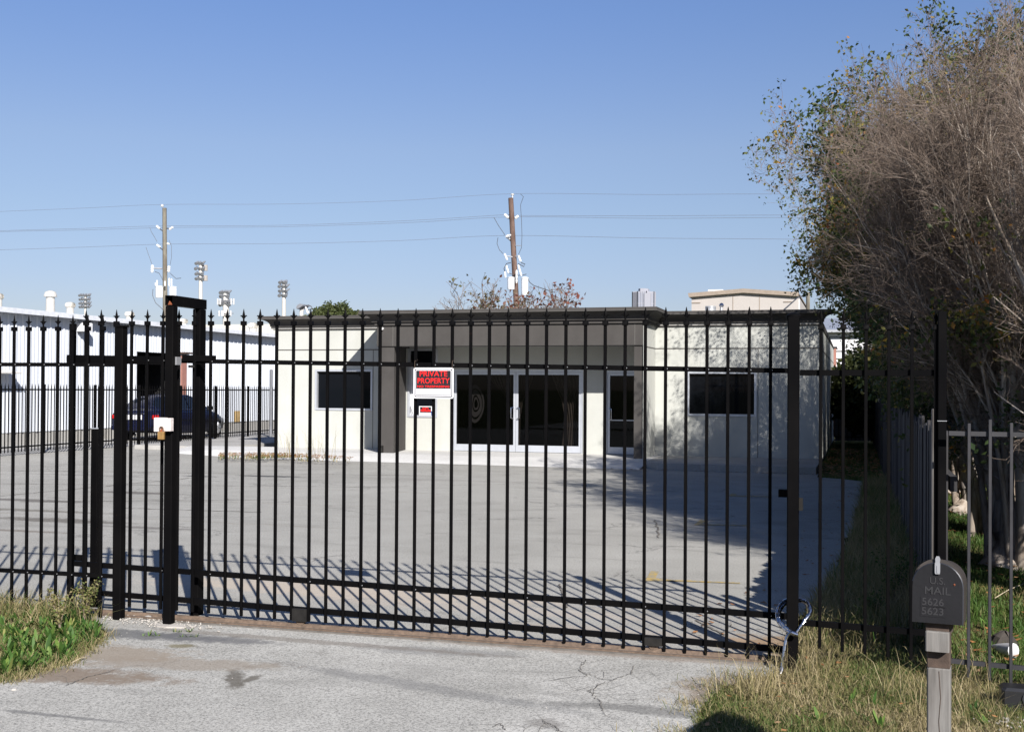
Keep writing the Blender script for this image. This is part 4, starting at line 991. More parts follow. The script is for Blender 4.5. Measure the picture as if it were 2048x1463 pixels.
def quadon(name, pts, mat):
    mb = MB(); n = len(pts); mb.add(pts, [tuple(range(n))]); mb.add([tuple(Vector(p)*1.0) for p in pts][::-1], [tuple(range(n))]) if False else None; return cadd(mb, name, mat)
for s_ in (-1, 1):
    f = lambda y, z: (s_*(.80-(z-.93)*.50), y, z)
    quadon('side_window', [f(-1.30, .98), f(-.30, .97), f(-.30, 1.355), f(-.62, 1.35), f(-1.0, 1.24)], M['carglass'])
    quadon('side_window', [f(-.24, .97), f(.84, .95), f(.42, 1.25), f(.10, 1.355), f(-.24, 1.36)], M['carglass'])
    mb = MB(); mb.tube([(s_*.80, -1.45, .965), (s_*.805, .95, .935)], .009, 6); cadd(mb, 'window_trim', M['chrome'])
    mb = MB(); mb.bbox((s_*.86, .72, .92), (s_*1.00, .86, 1.05), .02); cadd(mb, 'wing_mirror', M['plastic'])
    for yw in (-1.32, 1.36):
        mb = MB(); c0 = (s_*.66, yw, .325); mb.tube([(s_*.68, yw, .325), (s_*.70, yw, .325), (s_*.885, yw, .325), (s_*.895, yw, .325)], [.30, .325, .325, .30], 28); w_ = cadd(mb, 'wheel', M['tyre'], True)
        mb = MB(); mb.tube([(s_*.896, yw, .325), (s_*.902, yw, .325)], .215, 24)
        for a_ in range(5):
            an = a_*2*math.pi/5; mb.tube([(s_*.908, yw, .325), (s_*.908, yw+.20*math.cos(an), .325+.20*math.sin(an))], .028, 5)
        cadd(mb, 'rim', M['galv'], False, w_)
    mb = MB(); mb.bbox((s_*.56, -L2-.03, .69), (s_*.80, -L2+.10, .80), .03); cadd(mb, 'tail_light', M['lens'])
    mb = MB(); mb.bbox((s_*.48, L2-.10, .52), (s_*.74, L2+.005, .63), .03); cadd(mb, 'headlight', M['alu'])
quadon('rear_window', [(-.60, -1.68, .995), (.60, -1.68, .995), (.50, -1.12, 1.315), (-.50, -1.12, 1.315)], M['carglass'])
mb = MB(); mb.box((-.26, -L2-.018, .66), (.26, -L2+.05, .80)); cadd(mb, 'number_plate', M['white'])
mb = MB(); mb.bbox((-.80, -L2-.06, .34), (.80, -L2+.14, .50), .05); cadd(mb, 'bumper', M['navy'])
mb = MB(); mb.box((-.40, -L2-.008, .835), (.40, -L2+.05, .85)); cadd(mb, 'boot_trim', M['chrome'])

# ------------------------------------------------------------------ utility poles and lines
UY = 56.0
def pole(px_t, py_t, px_b, py_b, mat, r, label):
    a, b_ = F(px_t, py_t, UY), F(px_b, py_b, UY); k = a.z/(a.z-b_.z); base = a.lerp(b_, k)
    t = thing('utility_pole', label, 'utility pole', base, 'wooden utility poles')
    mb = MB(); mb.tube([base, base.lerp(a, .5), a], [r*1.25, r*1.12, r], 12); mb.build('pole', M[mat], t, True); return t
def U(px, py, dy=0): return F(px, py, UY+dy)
pl1 = pole(329, 416, 330.5, 640, 'polewood', .115, 'greenish grey utility pole left of the portal frame')
pl2 = pole(1021.5, 396, 1033, 612, 'polebrown', .13, 'leaning brown utility pole behind the office roof')
def tb(parent, name, pts, r, mat, k=6):
    mb = MB(); mb.tube(pts, r, k); return mb.build(name, M[mat], parent, True)
def insul(parent, a, b_, r=.07):
    mb = MB(); d = b_-a; n = 7; pts = [a+d*(i/(n-1)) for i in range(n)]; mb.tube(pts, [r*.7, r, r*.75, r, r*.75, r, r*.6], 8); mb.build('insulator', M['porc'], parent, True)
def transformer(parent, x0, x1, y0, y1):
    a, b_ = U(x0, y1, -.45), U(x1, y0, -.45); cx_, r = (a.x+b_.x)/2, (b_.x-a.x)/2
    mb = MB(); H_ = b_.z-a.z; mb.lathe((cx_, UY-.35, a.z), [(r*.86, 0), (r*.9, .03), (r*.9, H_*.90), (r, H_*.91), (r, H_*.96), (r*.5, H_)], 18); tr_ = mb.build('transformer', M['greycan'], parent, True)
    return cx_, r, a.z, H_
# left pole hardware
insul(pl1, U(324.5,409), U(324.5,414), .09)
insul(pl1, U(313,451.5), U(319.5,457.5)); insul(pl1, U(346,454), U(338.5,459)); insul(pl1, U(313.5,489.5), U(320.5,494.5)); insul(pl1, U(334,487), U(339,488), .05)
tb(pl1, 'arm', [U(319,457), U(327,463)], .03, 'wire'); tb(pl1, 'arm', [U(320,495), U(327,501)], .03, 'wire'); tb(pl1, 'arm', [U(331,456), U(339,458)], .03, 'wire')
tb(pl1, 'crossbar', [U(307,536,-.2), U(324,537,-.1)], .05, 'galv')
for x_, y0, y1 in ((305,530,545), (338,532,544)): insul(pl1, U(x_, y0, -.2), U(x_-1, y1, -.2), .09)
for x0, x1, y0, y1 in ((309,323.5,571,595), (336.5,351,572,592)): transformer(pl1, x0, x1, y0, y1)
for x_, y0, y1 in ((314,560,571), (311,565,571), (338.5,556,572), (343,557,572), (330,562,572)): insul(pl1, U(x_, y0, -.4), U(x_, y1, -.4), .045)
tb(pl1, 'jumper_wire', [U(300,455,-.1), U(302,462,-.1), U(308,472,-.1), U(314,483,-.1)], .012, 'wire', 4)
tb(pl1, 'jumper_wire', [U(292,494,-.1), U(298,512,-.1), U(304,528,-.1)], .012, 'wire', 4)
tb(pl1, 'jumper_wire', [U(310,543,-.2), U(318,546,-.2), U(324,556,-.2), U(325,560,-.2)], .015, 'wire', 4)
tb(pl1, 'jumper_wire', [U(340,546,-.2), U(352,557,-.3), U(362,556,-.4)], .015, 'wire', 4)
tb(pl1, 'service_wire', [U(306,578,-.3), U(305,590,-.3), U(311,605,-.3), U(326,619,-.2)], .018, 'wire', 4)
tb(pl1, 'jumper_wire', [U(338,480,-.1), U(343,492,-.1), U(343,515,-.1), U(340,530,-.1)], .012, 'wire', 4)
# right pole hardware
insul(pl2, U(1025,387), U(1025,391), .09); tb(pl2, 'top_pin', [U(1025,391), U(1024.5,400)], .04, 'galv')
insul(pl2, U(1009,428.5), U(1017,436), .08); insul(pl2, U(1037,431.5), U(1030,437), .08); insul(pl2, U(1012,472), U(1021,478), .08); insul(pl2, U(1014,471,-.2), U(1022,470,-.2), .05)
tb(pl2, 'arm', [U(1017,436), U(1023,441)], .03, 'wire'); tb(pl2, 'arm', [U(1014,475), U(1024,484)], .03, 'wire'); tb(pl2, 'arm', [U(1029,436), U(1026,437)], .03, 'wire')
insul(pl2, U(1009,507,-.2), U(1014.5,520,-.2), .06); insul(pl2, U(1037,511,-.2), U(1041.5,523,-.2), .06)
tb(pl2, 'crossbar', [U(1014,512,-.2), U(1026,514,-.1)], .03, 'galv'); tb(pl2, 'crossbar', [U(1031,513,-.1), U(1038,512,-.2)], .03, 'galv'); tb(pl2, 'crossbar', [U(1030,491,-.1), U(1042,491,-.2)], .02, 'galv')
for x0, x1, y0, y1 in ((1013,1028.5,553,578.5), (1041,1056,553,590)): transformer(pl2, x0, x1, y0, y1)
for x_, y0, x2, y1 in ((1010,543,1011,555), (1012.5,531,1017,546), (1036.5,530,1043,552), (1033,540,1033,566)): insul(pl2, U(x_, y0, -.4), U(x2, y1, -.4), .055)
tb(pl2, 'jumper_wire', [U(988,435,-.1), U(997,451,-.1), U(1010,470,-.1)], .014, 'wire', 4)
tb(pl2, 'jumper_wire', [U(996,475,-.1), U(994,487,-.1), U(999,500,-.1), U(1006,507,-.1)], .014, 'wire', 4)
tb(pl2, 'jumper_wire', [U(1041,388,-.1), U(1047,393,-.1), U(1041,410,-.1), U(1043,440,-.1), U(1044,470,-.1), U(1043,495,-.1), U(1037,509,-.1)], .012, 'wire', 4)
tb(pl2, 'jumper_wire', [U(1022,525,-.2), U(1013,527,-.2), U(1008,537,-.2), U(1010,543,-.2)], .02, 'wire', 4)
tb(pl2, 'jumper_wire', [U(1036,527,-.2), U(1048,533,-.2), U(1050,528,-.2), U(1042,525,-.2)], .02, 'wire', 4)
tb(pl2, 'jumper_wire', [U(1018,546,-.3), U(1030,551,-.3), U(1046,550,-.3), U(1053,548,-.3)], .016, 'wire', 4)
tb(pl2, 'service_wire', [U(1055,556,-.3), U(1060,565,-.3), U(1068,571,-.3), U(1110,585,-.3)], .018, 'wire', 4)
# lines
LG = 'overhead power lines'
def line(label, pts, r=.012, dy=0):
    P_ = [U(x, y, dy) for x, y in pts]; c = catm([Vector(p) for p in P_], 8); mb = MB(); mb.tube(c, r, 4); o = mb.build('power_line', M['line']); tag(o, label, 'power line', LG)
line('topmost overhead line running past both pole tops', [(-260,434),(0,423),(170,416),(324.5,409),(560,408),(800,401),(1025,387.5),(1300,389),(1560,388),(2100,392)], .007)
line('upper middle overhead line ending on the outer insulators', [(-260,472),(0,461.5),(160,457),(313,452),(560,450.5),(820,441),(1009,429.5),(1037,431),(1300,431.5),(1560,430),(2100,428)], .008)
line('lower middle overhead line just beneath its neighbour', [(-260,475),(0,463.5),(160,460),(346,455),(560,453.5),(820,445),(1020,434),(1300,436.5),(1560,435),(2100,434)], .008, .4)
line('lowest overhead line across both poles', [(-260,506),(0,499.5),(170,494),(336,488),(560,487),(800,481),(1012,471),(1300,476),(1560,478),(2100,484)], .008)

# stadium lights and cell mast, about 150 m off
def mastm(px, pyt, pyb, Y, r, label, name, cat, group=None):
    a, b_ = F(px, pyt, Y), F(px, pyb, Y); t = thing(name, label, cat, (b_.x, Y, 0), group)
    mb = MB(); mb.tube([(b_.x, Y, 0), (a.x, Y, a.z)], [r*1.3, r], 10); mb.build('mast', M['concpole'], t, True); return t
def lamprow(t, Y, x0, x1, py, n, s=.42, dy=0):
    a, b_ = F(x0, py, Y), F(x1, py, Y); mb = MB(); mb.tube([a, b_], .05, 5); bar = mb.build('crossarm', M['lampgrey'], t)
    for i in range(n):
        p = a.lerp(b_, i/(n-1)); rr_ = R_.uniform(-.25, .25)
        mb = MB(); mb.tube([(p.x+rr_, Y+.35+dy, p.z+.30), (p.x+rr_*.4, Y, p.z+.12), (p.x, Y-.4, p.z-.14)], [s*.2, s*.4, s*.62], 8); mb.build('floodlight', M['lampgrey'], bar, True)
SLG = 'stadium floodlight masts beyond the buildings'
Y3 = 150
t = mastm(401.5, 525, 640, Y3, .26, 'tallest floodlight mast above the portal frame', 'floodlight_mast', 'light mast', SLG)
for py, x0, x1 in ((526,395,407), (536.5,394,408), (547,395,407), (556.5,395,407.5)): lamprow(t, Y3, x0, x1, py, 3)
mb = MB(); a, b_ = F(402,541,Y3), F(411,529,Y3); mb.box((a.x, Y3+.3, a.z), (b_.x, Y3+.6, b_.z)); mb.build('panel', M['beige'], t)
mb = MB(); a, b_ = F(402,561,Y3), F(411,550,Y3); mb.box((a.x, Y3+.3, a.z), (b_.x, Y3+.6, b_.z)); mb.build('panel', M['beige'], t)
t = mastm(568, 563, 640, Y3, .26, 'floodlight mast rising just left of the office roof antenna', 'floodlight_mast', 'light mast', SLG)
for py, x0, x1 in ((564,562,574), (572,561,574), (581,561.5,574), (590,561,574)): lamprow(t, Y3, x0, x1, py, 3)
t = mastm(171, 589, 640, Y3+30, .22, 'four row floodlight mast above the warehouse roof', 'floodlight_mast', 'light mast', SLG)
for py, x0, x1 in ((590,161.5,181), (598,162,181), (606,162,181), (613,162,180)): lamprow(t, Y3+30, x0, x1, py, 5, .40)
t = mastm(452, 585, 660, Y3, .42, 'thick cell mast with white antenna panels right of the portal', 'cell_mast', 'antenna mast')
for py, x0, x1 in ((584.5,444,458), (592,444,458), (602,444,459), (608,443,460)): lamprow(t, Y3, x0, x1, py, 4, .5)
for py0, py1, xs in ((597,609,(436,441,463,468)), (621,632,(439,444.5,447,462))):
    for x_ in xs:
        a, b_ = F(x_-.9, py1, Y3-.8), F(x_+.9, py0, Y3-.8); mb = MB(); mb.bbox((a.x, Y3-1.0, a.z), (b_.x, Y3-.7, b_.z), .03); mb.build('antenna_panel', M['white'], t)
    a, b_ = F(436, (py0+py1)/2, Y3-.6), F(467, (py0+py1)/2, Y3-.6); mb = MB(); mb.tube([a, b_], .06, 5); mb.build('antenna_bracket', M['lampgrey'], t)

# roof items on the office
def roofpt(px, py, Y): q = F(px, py, Y); return q
t = thing('roof_floodlight', 'grey domed floodlight with a cable loop on the left of the office roof', 'lamp', roofpt(606, 620, 29))
rz_ = ZT+CH-.04
a = roofpt(603, 618, 29); mb = MB(); mb.tube([(a.x, 29, ZT-.1), (a.x, 29, a.z)], .055, 8); mb.build('stand', M['vent'], t)
vs = [roofpt(x_, y_, 29) for x_, y_ in ((599,616),(601,611),(606,608),(611,609),(612,612),(606,616),(600,618.5))]
mb = MB(); mb.prism([(p.x, p.z) for p in vs], 'y', 28.8, 29.2); mb.build('hood', M['lampgrey'], t)
tb(t, 'cable', [roofpt(612,612,29), roofpt(617,610,29), roofpt(623,613,29), roofpt(624,617,29), roofpt(620,619,29), roofpt(616,619,29)], .014, 'wire', 5)
for x0, x1 in ((609.5,605), (610,615), (611,618)): tb(t, 'strut', [roofpt(x0, 612, 29), roofpt(x1, 627, 29)], .012, 'galv', 4)
a, b_ = roofpt(1410.5, 620, 31), roofpt(1432, 612, 31); cx_, r = (a.x+b_.x)/2, (b_.x-a.x)/2
t = thing('roof_drum', 'short pale metal drum vent on the right of the office roof', 'roof vent', (cx_, 31, a.z)); mb = MB(); mb.lathe((cx_, 31, ZT-.2), [(r, 0), (r, b_.z-ZT+.2), (r*.92, b_.z-ZT+.2), (r*.9, b_.z-ZT+.15)], 24); mb.build('drum', M['galv'], t, True)
mb = MB(); mb.lathe((cx_, 31, b_.z-.05), [(r*1.01, 0), (r*1.012, .02)], 24); mb.build('drum_band', M['lampgrey'], t)
t = thing('ball_vent', 'small metal ball vent beside the drum on the office roof', 'roof vent', roofpt(1443, 620, 31)); p = roofpt(1443, 610.5, 31)
mb = MB(); r = .065; mb.lathe((p.x, 31, p.z), [(.01, -r), (r*.7, -r*.7), (r, 0), (r*.7, r*.7), (.01, r)], 14); mb.build('ball', M['chrome'], t, True)
mb = MB(); mb.tube([(p.x, 31, ZT-.1), (p.x, 31, p.z-.05)], .04, 10); mb.build('stem', M['galv'], t)
for dx in (-.07, -.04): tb(t, 'stay', [(p.x+dx-.03, 31, ZT), (p.x+dx*.4, 31, p.z)], .008, 'galv', 4)

# beige gabled building behind the office
BYb = 75
t = thing('beige_building', 'beige low gabled building behind the right end of the office', 'building', F(1490, 700, BYb))
bx0, bx1 = F(1383, 640, BYb).x, F(1597, 640, BYb).x; apex = F(1487, 577.5, BYb); e0, e1 = F(1381, 586.5, BYb), F(1591, 584.5, BYb)
mb = MB(); mb.prism([(bx0, 0), (bx1, 0), (bx1, e1.z-.1), (apex.x, apex.z-.1), (bx0, e0.z-.1)], 'y', BYb, BYb+26); mb.build('wall', M['beige'], t)
mb = MB(); mb.prism([(bx0-.15, e0.z-.26), (apex.x, apex.z-.26), (bx1, e1.z-.26), (bx1, e1.z), (apex.x, apex.z), (bx0-.2, e0.z)], 'y', BYb-.25, BYb+26); mb.build('roof_trim', M['beigetrim'], t)
mb = MB(); a, b_ = F(1383,606,BYb), F(1401,604.5,BYb); mb.box((a.x, BYb-.05, a.z), (b_.x, BYb, b_.z)); mb.build('ledge', M['beigetrim'], t)
mb = MB(); a, b_ = F(1567,604,BYb), F(1586,602.5,BYb); mb.box((a.x, BYb-.05, a.z), (b_.x, BYb, b_.z)); mb.build('ledge', M['beigetrim'], t)
for px in (1466, 1519): mb = MB(); x = F(px,600,BYb).x; mb.box((x-.02, BYb-.02, 0), (x+.02, BYb, apex.z-.4)); mb.build('panel_joint', M['beigetrim'], t)
mb = MB(); a, b_ = F(1416,585,BYb+3), F(1446,578.5,BYb+3); mb.box((a.x, BYb+3, 0), (b_.x, BYb+8, b_.z)); mb.build('roof_unit', M['white'], t)
mb = MB(); mb.box((bx1+.002, BYb+.2, 0), (bx1+.05, BYb+1.0, e1.z-.4)); mb.build('side_trim', M['white'], t)
q = F(1616, 584, 48); t = thing('short_pole', 'stub of a wooden pole beside the beige building', 'utility pole', (q.x, 48, 0)); mb = MB(); mb.tube([(q.x, 48, 0), (q.x, 48, q.z)], .08, 10); mb.build('pole', M['polewood'], t, True)
mb = MB(); c = catm([F(1565,622,34), F(1583,606,40), F(1596,595,44), F(1606,592,46), F(1613,593,47.9)], 6); mb.tube(c, .022, 5); o = mb.build('service_cable', M['wire']); tag(o, 'dark service cable looping from the office roof up to the short pole', 'cable')
# high rise far away
TY = 900
a, b_ = F(1266, 640, TY), F(1309.5, 584, TY); t = thing('high_rise', 'pale glassy high rise tower far behind the office', 'building', ((a.x+b_.x)/2, TY, 0))
cx_, r = (a.x+b_.x)/2, (b_.x-a.x)/2
pts = [(cx_+r*math.cos(k*math.pi/4+math.pi/8)*1.07, TY+r*math.sin(k*math.pi/4+math.pi/8)*1.07) for k in range(8)]
mb = MB(); mb.prism(pts, 'z', 0, b_.z); mb.build('tower_body', M['towerglass'], t)
mb = MB(); q = F(1288, 578, TY); mb.prism([((p[0]-cx_)*.45+cx_, (p[1]-TY)*.9+TY) for p in pts], 'z', b_.z-.0, q.z); mb.build('penthouse', M['tower'], t)
for k in range(8):
    p, q2 = Vector(pts[k]), Vector(pts[(k+1) % 8])
    if (p.y+q2.y)/2 > TY+1: continue
    n = 5
    mb = MB()
    for i in range(n+1):
        c_ = p.lerp(q2, i/n); nx, ny = (c_.x-cx_)*.012, (c_.y-TY)*.012; mb.box((c_.x+nx-.25, c_.y+ny-.25, 0), (c_.x+nx+.25, c_.y+ny+.25, b_.z+.3))
    mb.build('mullions', M['tower'], t)
for i in range(9):
    z = b_.z*(i+1)/9.02; mb = MB(); mb.prism([((p[0]-cx_)*1.006+cx_, (p[1]-TY)*1.006+TY) for p in pts], 'z', z-.8, z-.05); mb.build('floor_band', M['tower'], t)
a, b_ = F(1281, 640, TY-25), F(1294, 582, TY-25); mb = MB(); mb.box((a.x, TY-r*1.1, 0), (b_.x, TY-r*.9, b_.z)); mb.build('centre_bay', M['tower'], t)

# white sided building beyond the side yard
SBY = 50
t = thing('white_shed', 'white lap sided building glimpsed between the office and the crape myrtles', 'building', F(1690, 700, SBY))
sx0_, sx1_ = F(1600, 700, SBY).x, F(1900, 700, SBY).x; ztop_ = F(1680, 643, SBY).z
mb = MB(); mb.box((sx0_, SBY, 0), (sx1_, SBY+10, ztop_-.3)); mb.build('wall', M['white'], t)
mb = MB(); mb.prism([(SBY-.4, ztop_-.35), (SBY+5, ztop_+.45), (SBY+10.3, ztop_-.35), (SBY+10.3, ztop_-.45), (SBY-.4, ztop_-.45)], 'x', sx0_-.2, sx1_+.2); mb.build('roof', M['galv'], t)
for py in (674, 702, 717): z = F(1680, py, SBY).z; mb = MB(); mb.box((sx0_, SBY-.02, z-.02), (sx1_, SBY, z+.02)); mb.build('lap_joint', M['joint'], t)
a, b_ = F(1667, 699, 42.3), F(1674, 693, 42.3); t = thing('corner_lamp', 'black box lamp on the back corner of the office side wall', 'lamp', a); mb = MB(); mb.prism([(a.x, b_.z), (b_.x, b_.z), (b_.x+.03, a.z), (a.x-.05, a.z+.05)], 'y', 42.2, 42.4); mb.build('lamp_housing', M['plastic'], t)
mb = MB(); mb.box((XR-.1, 42.27, b_.z-.08), (a.x+.05, 42.33, b_.z-.02)); mb.build('lamp_arm', M['plastic'], t)
# dark bar gate closing the side yard
sg = thing('side_yard_gate', 'dark barred gate closing the shaded side yard', 'gate', (.2, 40, 0))
zt_ = F(1720, 744, 40).z
x0_, x1_ = XR+.06, .62
for i in range(11):
    x = x0_+(x1_-x0_)*i/10; mb = MB(); mb.box((x-.012, 39.988, .05), (x+.012, 40.012, zt_)); mb.build('picket', M['black'], sg)
for z in (.15, zt_-.2): mb = MB(); mb.box((x0_, 40.014, z-.02), (x1_, 40.04, z+.02)); mb.build('rail', M['black'], sg)

# ------------------------------------------------------------------ trees
def tubes(P, Rr, k):
    """P (n,s,3), Rr (n,s) -> verts, quads"""
    n, s, _ = P.shape
    T = np.empty_like(P); T[:, 1:-1] = P[:, 2:]-P[:, :-2]; T[:, 0] = P[:, 1]-P[:, 0]; T[:, -1] = P[:, -1]-P[:, -2]
    T /= np.linalg.norm(T, axis=2, keepdims=True)+1e-9
    ref = np.where(np.abs(T[:, :1, 2:3]) < .9, np.array([0, 0, 1.]), np.array([1., 0, 0])); ref = np.broadcast_to(ref, T.shape)
    U_ = np.cross(T, ref); U_ /= np.linalg.norm(U_, axis=2, keepdims=True)+1e-9; W_ = np.cross(T, U_)
    a = np.arange(k)*2*np.pi/k
    V = P[:, :, None]+(U_[:, :, None]*np.cos(a)[None, None, :, None]+W_[:, :, None]*np.sin(a)[None, None, :, None])*Rr[:, :, None, None]
    V = V.reshape(-1, 3)
    base = (np.arange(n)[:, None, None]*s+np.arange(s-1)[None, :, None])*k
    j = np.arange(k)[None, None]; q = np.stack([base+j, base+(j+1) % k, base+k+(j+1) % k, base+k+j], -1).reshape(-1, 4)
    return V, q
def joinm(L):
    Vs, Qs, off = [], [], 0
    for V, Q in L: Vs.append(V); Qs.append(Q+off); off += len(V)
    return np.concatenate(Vs), np.concatenate(Qs)
def norm(v): return v/(np.linalg.norm(v, axis=-1, keepdims=True)+1e-9)
def spawn(rng, P, Rr, per, length, seg, ang, wig, up, t0=.25, rfrac=.6, rtip=.35, bias=None, rcap=None):
    """grow children from polylines"""
    n, s, _ = P.shape; m = n*per
    t = (t0+(1-t0)*(np.tile((np.arange(per)+.5)/per, n)+rng.uniform(-.5/per, .5/per, m))).clip(0, .999)
    pi = np.repeat(np.arange(n), per); f = t*(s-1); i0 = f.astype(int); fr = (f-i0)[:, None]
    A = P[pi, i0]; B = P[pi, np.minimum(i0+1, s-1)]; st = A+(B-A)*fr; d = norm(B-A)
    rr = (Rr[pi, i0]*(1-fr[:, 0])+Rr[pi, np.minimum(i0+1, s-1)]*fr[:, 0])*rfrac
    if rcap: rr = np.minimum(rr, rcap)
    rv = norm(rng.normal(size=(m, 3))); perp = norm(np.cross(d, rv)); an = np.radians(ang)*rng.uniform(.6, 1.3, m)[:, None]
    dd = norm(d*np.cos(an)+perp*np.sin(an)+np.array([0, 0, up])+(0 if bias is None else bias))
    L = length*rng.uniform(.65, 1.3, m)*(1-.35*t)
    out = np.empty((m, seg+1, 3)); out[:, 0] = st; cur = dd
    for i in range(seg):
        cur = norm(cur+rng.normal(size=(m, 3))*wig+np.array([0, 0, up*.25])); out[:, i+1] = out[:, i]+cur*(L/seg)[:, None]
    R2 = rr[:, None]*np.linspace(1, rtip, seg+1)[None]
    return out, R2
def leafmesh(rng, pts, size, hang=.4, clump=1, spread=.06):
    pts = np.repeat(pts, clump, 0)+rng.normal(size=(len(pts)*clump, 3))*spread; n = len(pts)
    a = norm(rng.normal(size=(n, 3))+np.array([0, 0, -hang])); b_ = norm(np.cross(a, rng.normal(size=(n, 3)))); c = np.cross(a, b_)
    L = size*rng.uniform(.6, 1.25, n)[:, None]
    V = np.stack([pts, pts+a*L*.5+b_*L*.30+c*L*.08, pts+a*L+c*L*-.06, pts+a*L*.5-b_*L*.30+c*L*.08, pts+a*L*.45], 1).reshape(-1, 3)
    i = np.arange(n)[:, None]*5
    T = np.concatenate([i+np.array([[0, 1, 4]]), i+np.array([[1, 2, 4]]), i+np.array([[2, 3, 4]]), i+np.array([[3, 0, 4]])])
    return V, T, n
def clumpnoise(p, s, seed):
    rg = np.random.default_rng(seed); v = 0
    for k in range(5):
        w_ = rg.normal(size=3)*s*(1+.5*k); v = v+np.sin(p@w_+rg.uniform(0, 6))/(1+.35*k)
    return v/2.6

ENV_Z = [0, 1.1, 2, 3, 3.6, 4.5, 5.2, 6.0, 6.5, 7]; ENV_R = [.5, .95, 1.7, 2.2, 2.45, 2.65, 2.75, 2.5, 2.0, 1.0]
def crape(name, label, x, y, H_, seed, stems=8, cshift=-.2, dens=1.0, leaves=1.0, tw=.0028, group='crape myrtles along the board fence', left_cap=-9, nb1=6):
    rng = np.random.default_rng(seed); t = thing(name, label, 'tree', (x, y, 0), group)
    zs = 6.3/H_; cx = x+cshift
    def inside(tip, slack=0.):
        z = tip[:, 2]*zs; R = np.interp(z, ENV_Z, ENV_R)*(1+.16*clumpnoise(tip, 1.5, seed+3))
        c = x+(cx-x)*np.clip(tip[:, 2]/3, 0, 1)
        return (np.hypot(tip[:, 0]-c, tip[:, 1]-y) < R+slack) & (tip[:, 0] > left_cap)
    seg = 10; n = stems; az = np.linspace(0, 2*np.pi, n, endpoint=False)+rng.uniform(-.3, .3, n)
    P = np.empty((n, seg+1, 3)); P[:, 0] = np.stack([x+np.cos(az)*rng.uniform(.03, .26, n), y+np.sin(az)*rng.uniform(.05, .34, n), np.full(n, -.05)], 1)
    d = norm(np.stack([np.cos(az)*.05+rng.normal(size=n)*.03, np.sin(az)*.05+rng.normal(size=n)*.03, np.ones(n)], 1))
    Ls = H_*.66*rng.uniform(.85, 1.08, n); fan = rng.uniform(.01, .10, n)
    for i in range(seg):
        d = norm(d+rng.normal(size=(n, 3))*.05+np.stack([np.cos(az)*fan*(i > 1)+cshift*.05, np.sin(az)*fan*(i > 1), np.zeros(n)], 1)); P[:, i+1] = P[:, i]+d*(Ls/seg)[:, None]
    r0 = rng.uniform(.022, .072, n)*(1 if n < 20 else .85); R0 = r0[:, None]*np.concatenate([[1.7, 1.2], np.linspace(1, .14, seg-1)])[None]
    Lm = [tubes(P, R0, 10)]
    for k in range(4):
        a_ = rng.uniform(0, 6.28); bx, by = x+.12*math.cos(a_), y+.14*math.sin(a_)
        bt = np.array([[[bx+.12*math.cos(a_), by+.12*math.sin(a_), -.08], [bx, by, .10], [bx-.02, by, .34], [bx-.03, by, .62]]]); Lm.append(tubes(bt, np.array([[.20, .15, .12, .07]]), 12))
    B1, r1 = spawn(rng, P, R0, nb1, H_*.36, 7, 24, .09, .26, .34, .66, .35); k = inside(B1[:, -1], .3); B1, r1 = B1[k], r1[k]; Lm.append(tubes(B1, r1, 7))
    B2, r2 = spawn(rng, B1, r1, 6, H_*.19, 5, 36, .15, .14, .15, .6, .35, rcap=.013)
    B2b, r2b = spawn(rng, P, R0, 8, H_*.15, 5, 55, .18, .06, .26, .3, .3, rcap=.009)
    B2 = np.concatenate([B2, B2b]); r2 = np.concatenate([r2, r2b]); k = inside(B2[:, -1], .15); B2, r2 = B2[k], r2[k]; Lm.append(tubes(B2, r2, 5))
    V, Q = joinm(Lm); npmesh('trunk', V, Q, None, M['bark'], t, smooth=True)
    B3, r3 = spawn(rng, B2, r2, int(round(9*dens)), H_*.085, 4, 40, .20, .08, .10, .6, .4, rcap=.006); k = inside(B3[:, -1], .05); B3, r3 = B3[k], r3[k]
    B4, r4 = spawn(rng, B3, r3, int(round(6*dens)), H_*.046, 3, 44, .22, .06, .12, .7, .55, rcap=.0036)
    r3 = np.maximum(r3, tw); r4 = np.maximum(r4, tw*.7)
    V, Q = joinm([tubes(B3, r3, 4), tubes(B4, r4, 3)]); npmesh('crown', V, Q, None, M['twig'], t, smooth=True)
    tips = B4[:, -1]
    if leaves > 0:
        c = clumpnoise(tips, 1.5, seed+5); rel = tips-np.array([cx, y, 0]); z = rel[:, 2]*zs; Rz = np.interp(z, ENV_Z, ENV_R)+.1
        side = -rel[:, 0]/Rz; low = np.clip(1.25-z/5.2, 0, 1); out = np.linalg.norm(rel[:, :2], axis=1)/Rz
        sc_ = .50*side*(.35+low)+.75*low*out+.55*c+.42*np.clip((z-4.9)/1.2, 0, 1)+rng.normal(size=len(tips))*.13
        k = sc_ > (1.10-.64*leaves); pts = tips[k]; cl_ = 5
        V, T, nL = leafmesh(rng, pts, .062, .35, cl_, .05); oc = clumpnoise(pts, 1.1, seed+9)
        tone = np.repeat(.30+.30*oc+.18*(rel[k][:, 2]/H_-.4)+rng.normal(size=len(pts))*.10, cl_)+rng.normal(size=nL)*.12
        npmesh('foliage', V, None, T, M['leaf'], t, np.repeat(tone.clip(0, 1), 5))
    return t
